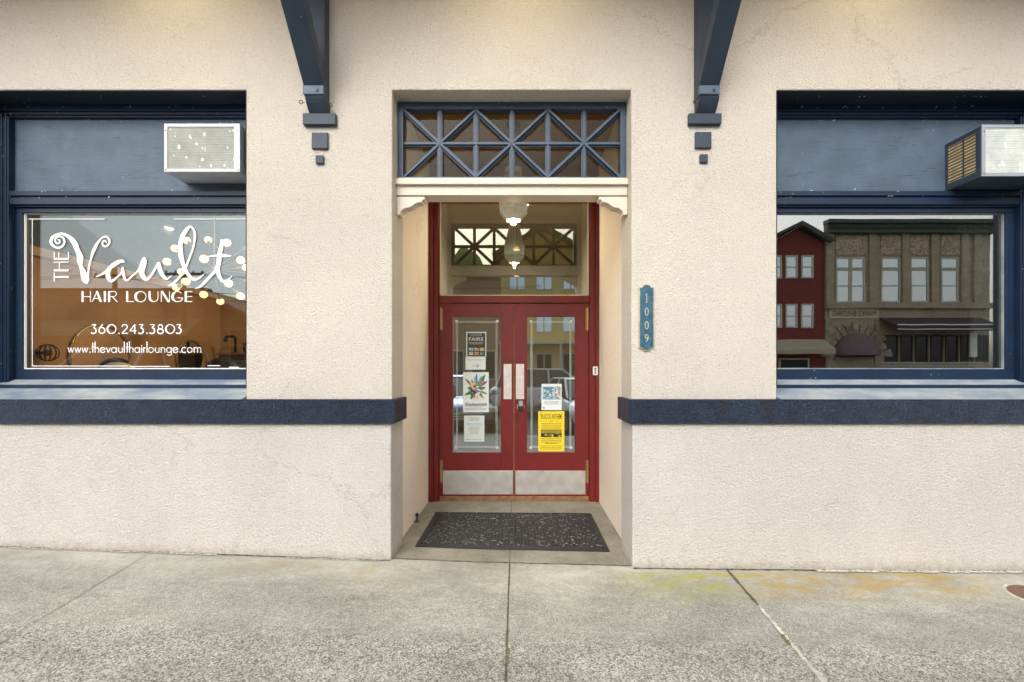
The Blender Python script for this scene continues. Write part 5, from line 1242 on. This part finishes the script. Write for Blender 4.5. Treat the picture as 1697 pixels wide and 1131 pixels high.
# grassy hill and far trees
hl = MB(); n = 20
hv = [(-48 + 76 * i / n, -60 - 60 * j_ / 6, -1.7 + 37 * math.exp(-((-48 + 76 * i / n + 13) / 11) ** 2) * math.sin(math.pi * min(1, j_ / 5) / 2)) for j_ in range(7) for i in range(n + 1)]
hl.add(hv, [(j_ * (n + 1) + i, j_ * (n + 1) + i + 1, (j_ + 1) * (n + 1) + i + 1, (j_ + 1) * (n + 1) + i) for j_ in range(6) for i in range(n)]); struct(hl.build('hill', 'grass', smooth=True))
def tree(label, x, y, h, r):
    t = thing('tree', label, 'tree', (x, y, -1), 'trees beyond the far buildings'); rn = random.Random(int(x * 10))
    m = MB(); m.tube([(x, y, -1.5), (x + .1, y, h * .35), (x - .1, y, h * .8)], [r * .12, r * .08, r * .03], 8); m.build('trunk', 'bark', t)
    m = MB()
    for i in range(900):
        a_ = rn.uniform(0, 6.28); b_ = math.acos(rn.uniform(-1, 1)); q = rn.uniform(.35, 1) * (1 + .25 * math.sin(3 * a_ + 4 * b_)); p = Vector((x + r * q * math.sin(b_) * math.cos(a_), y + r * q * math.sin(b_) * math.sin(a_), h * .68 + h * .34 * q * math.cos(b_)))
        u = Vector((rn.uniform(-1, 1), rn.uniform(-1, 1), rn.uniform(-1, 1))).normalized(); v = u.orthogonal().normalized(); s_ = rn.uniform(.12, .3) * r / 2
        m.poly([p + u * s_, p + v * s_ * .6, p - u * s_, p - v * s_ * .6])
    m.build('crown', 'leafd', t, recalc=False)
tree('bushy dark tree behind the gabled shop across the street', -17.5, -29, 8.4, 1.6)
tree('broad tree behind the grey shop across the street', -9, -32, 8.0, 3)
tree('tall tree behind the brown shop across the street', 11, -31, 10.5, 3.2)
# utility poles
def pole(label, x, y, h):
    t = thing('utility_pole', label, 'utility pole', (x, y, -.2), 'wooden utility poles')
    m = MB(); m.tube([(x, y, -.3), (x, y, h)], [.15, .10], 10); m.build('mast', 'bark', t)
    m = MB(); m.box(x - 1.1, x + 1.1, y - .06, y + .06, h - .55, h - .42); m.build('crossarm', 'bark', t)
    m = MB()
    for dx in (-1, -.5, .5, 1): m.lathe([(.04, h - .42), (.05, h - .35), (.03, h - .28)], (x + dx, y, 0), 8)
    m.build('insulator', 'acg', t)
pole('wooden utility pole mirrored left of centre in the left window', (190 - VX) * (2 * MR + 17) / F, -17 , CZ + 171 * 24 / 720)
pole('wooden utility pole mirrored behind the chandelier in the left window', (306 - VX) * (2 * MR + 17) / F, -17, CZ + 176 * 24 / 720)
for i, (dz, dy) in enumerate(((-.35, .2), (-.35, -.2), (-1.3, 0))):
    m = MB(); xs_ = [-40, (190 - VX) * 24 / F, (306 - VX) * 24 / F, 4]; P_ = []
    for a_, b_ in zip(xs_, xs_[1:]):
        for k_ in range(9): u = k_ / 9; P_.append((a_ + (b_ - a_) * u, -17 + dy, CZ + 5.75 + dz - 1.6 * u * (1 - u)))
    m.tube(P_, .012, 4); tag(m.build('overhead_cable', 'black'), ['upper near cable strung between the utility poles', 'upper far cable strung between the utility poles', 'lowest cable strung between the utility poles'][i], 'cable', 'overhead cables')

# ================================================================== PARKED CARS (seen mirrored in the glass)
def car(label, paint, loc, rot, H=1.48, L=4.5, suv=False):
    t = thing('parked_car', label, 'car', (0, 0, 0), 'cars parked on the street')
    hw = .90; hl = L / 2
    hood = .92 if not suv else 1.08; belt = .98 if not suv else 1.12
    st = [(-hl, .75, .70), (-hl + .12, hood, .82), (-hl + .6, hood + .05, .89), (-.9, belt, .90), (.75, belt, .90), (1.25, hood + .01, .88), (hl - .45, hood - .10, .84), (hl - .12, hood - .22, .74), (hl, .55, .62)]
    vs = []; n = 13
    for x, zt_, w_ in st:
        zb_ = .22 if abs(x) < hl - .05 else .32; P_ = [(0, zt_ + .03), (w_ * .6, zt_ + .02), (w_ * .88, zt_ - .03), (w_ * .98, zt_ - .14), (w_, .6), (w_ * .97, .4), (w_ * .9, zb_)]
        P_ = P_ + [(-a_, b_) for a_, b_ in P_[::-1]][:-1]
        for a_, b_ in P_: vs.append((x, a_, b_))
    k_ = 13; fs = []
    for i in range(len(st) - 1):
        for j_ in range(k_): fs.append((i * k_ + j_, i * k_ + (j_ + 1) % k_, (i + 1) * k_ + (j_ + 1) % k_, (i + 1) * k_ + j_))
    fs.append(tuple(range(k_ - 1, -1, -1))); fs.append(tuple((len(st) - 1) * k_ + j_ for j_ in range(k_)))
    m = MB(); m.add(vs, fs); bo = m.build('body', paint, t, smooth=True); s_ = bo.modifiers.new('s', 'SUBSURF'); s_.levels = 1; s_.render_levels = 2
    rb = (-hl + .35 if suv else -1.55); r0 = (-hl + .55 if suv else -1.0); fb, f0 = 1.22, .45; zb_ = belt - .02; zr = H - .05
    gl = [(rb, .80, zb_), (fb, .80, zb_), (f0, .62, zr), (r0, .62, zr)]
    m = MB(); m.add([(x, s2 * y, z) for s2 in (1, -1) for x, y, z in gl], [(0, 1, 2, 3), (7, 6, 5, 4), (0, 4, 5, 1), (1, 5, 6, 2), (2, 6, 7, 3), (3, 7, 4, 0)]); m.build('windows', 'carglass', t)
    m = MB(); m.prism([(r0 - .05, zr), (f0 + .06, zr), (f0 - .1, H), (r0 + .12, H)], -.64, .64, 'y')
    for s2 in (-1, 1):
        for a_, b_ in (((fb, .805), (f0, .635)), ((rb, .805), (r0, .635)), ((-.1, .81), (-.12, .64))):
            m.tube([(a_[0], s2 * a_[1], zb_), (b_[0], s2 * b_[1], zr)], .035, 6)
    m.build('roof', paint, t, .02)
    for x in (-hl + .85, hl - .85):
        for s2 in (-1, 1):
            m = MB(); m.lathe([(.2, -.11), (.32, -.10), (.335, -.05), (.335, .05), (.32, .10), (.2, .11)], (x, s2 * .80, .33), 24, 'y'); wh = m.build('wheel', 'tyre', t, smooth=True)
            m = MB(); m.lathe([(.2, 0), (.19, .006), (.05, .012)], (x, s2 * .80 + s2 * .105 - (.012 if s2 < 0 else 0), .33), 20, 'y'); m.build('rim', 'rim', wh)
    for s2 in (-1, 1):
        m = MB(); m.box(hl - .22, hl - .02, s2 * .66 - .13, s2 * .66 + .13, .60, .72); h_ = m.build('headlight', 'trimw', t, .03)
        m = MB(); m.box(hl - .2, hl - .015, s2 * .74 - .03, s2 * .74 + .05, .60, .66); m.build('indicator', 'amber', h_)
        m = MB(); m.box(-hl + .0, -hl + .14, s2 * .66 - .12, s2 * .66 + .12, .66, .82); m.build('tail_light', 'red', t, .02)
        m = MB(); m.box(.85, .98, s2 * .90, s2 * 1.05, .95, 1.07); m.build('wing_mirror', paint, t, .02)
    m = MB()
    for z in (.46, .52, .58): m.box(hl - .04, hl + .01, -.42, .42, z - .012, z + .012)
    m.build('grille', 'steel', t); m = MB(); m.box(hl - .1, hl + .03, -.74, .74, .30, .42); m.build('bumper', 'black', t, .03)
    t.location = loc; t.rotation_euler = (0, 0, R(rot))
    return t
zr_ = lambda x: sz(x, -.35) - .15
car('dark blue car parked nose-in behind the camera, mirrored in the left door', 'car_dark', (-1.75, -2.75, zr_(-1.4)), 76)
car('white car parked nose-in beside the dark blue one, mirrored in the right door', 'car_white', (1.9, -2.95, zr_(1.2)), 80)
car('white sport utility car crossing the far lane, mirrored high in the right door', 'car_white', (1.3, -7.2, zr_(1)), 0, 1.75, 4.8, True)
car('white van-like car parked nose-in, mirrored in the left window', 'car_white', (-9.0, -3.1, zr_(-8.6) ), 84, 1.85, 4.8, True)
car('silver car parked between the white and the dark blue cars', 'car_silver', (-5.4, -2.9, zr_(-5)), 80)
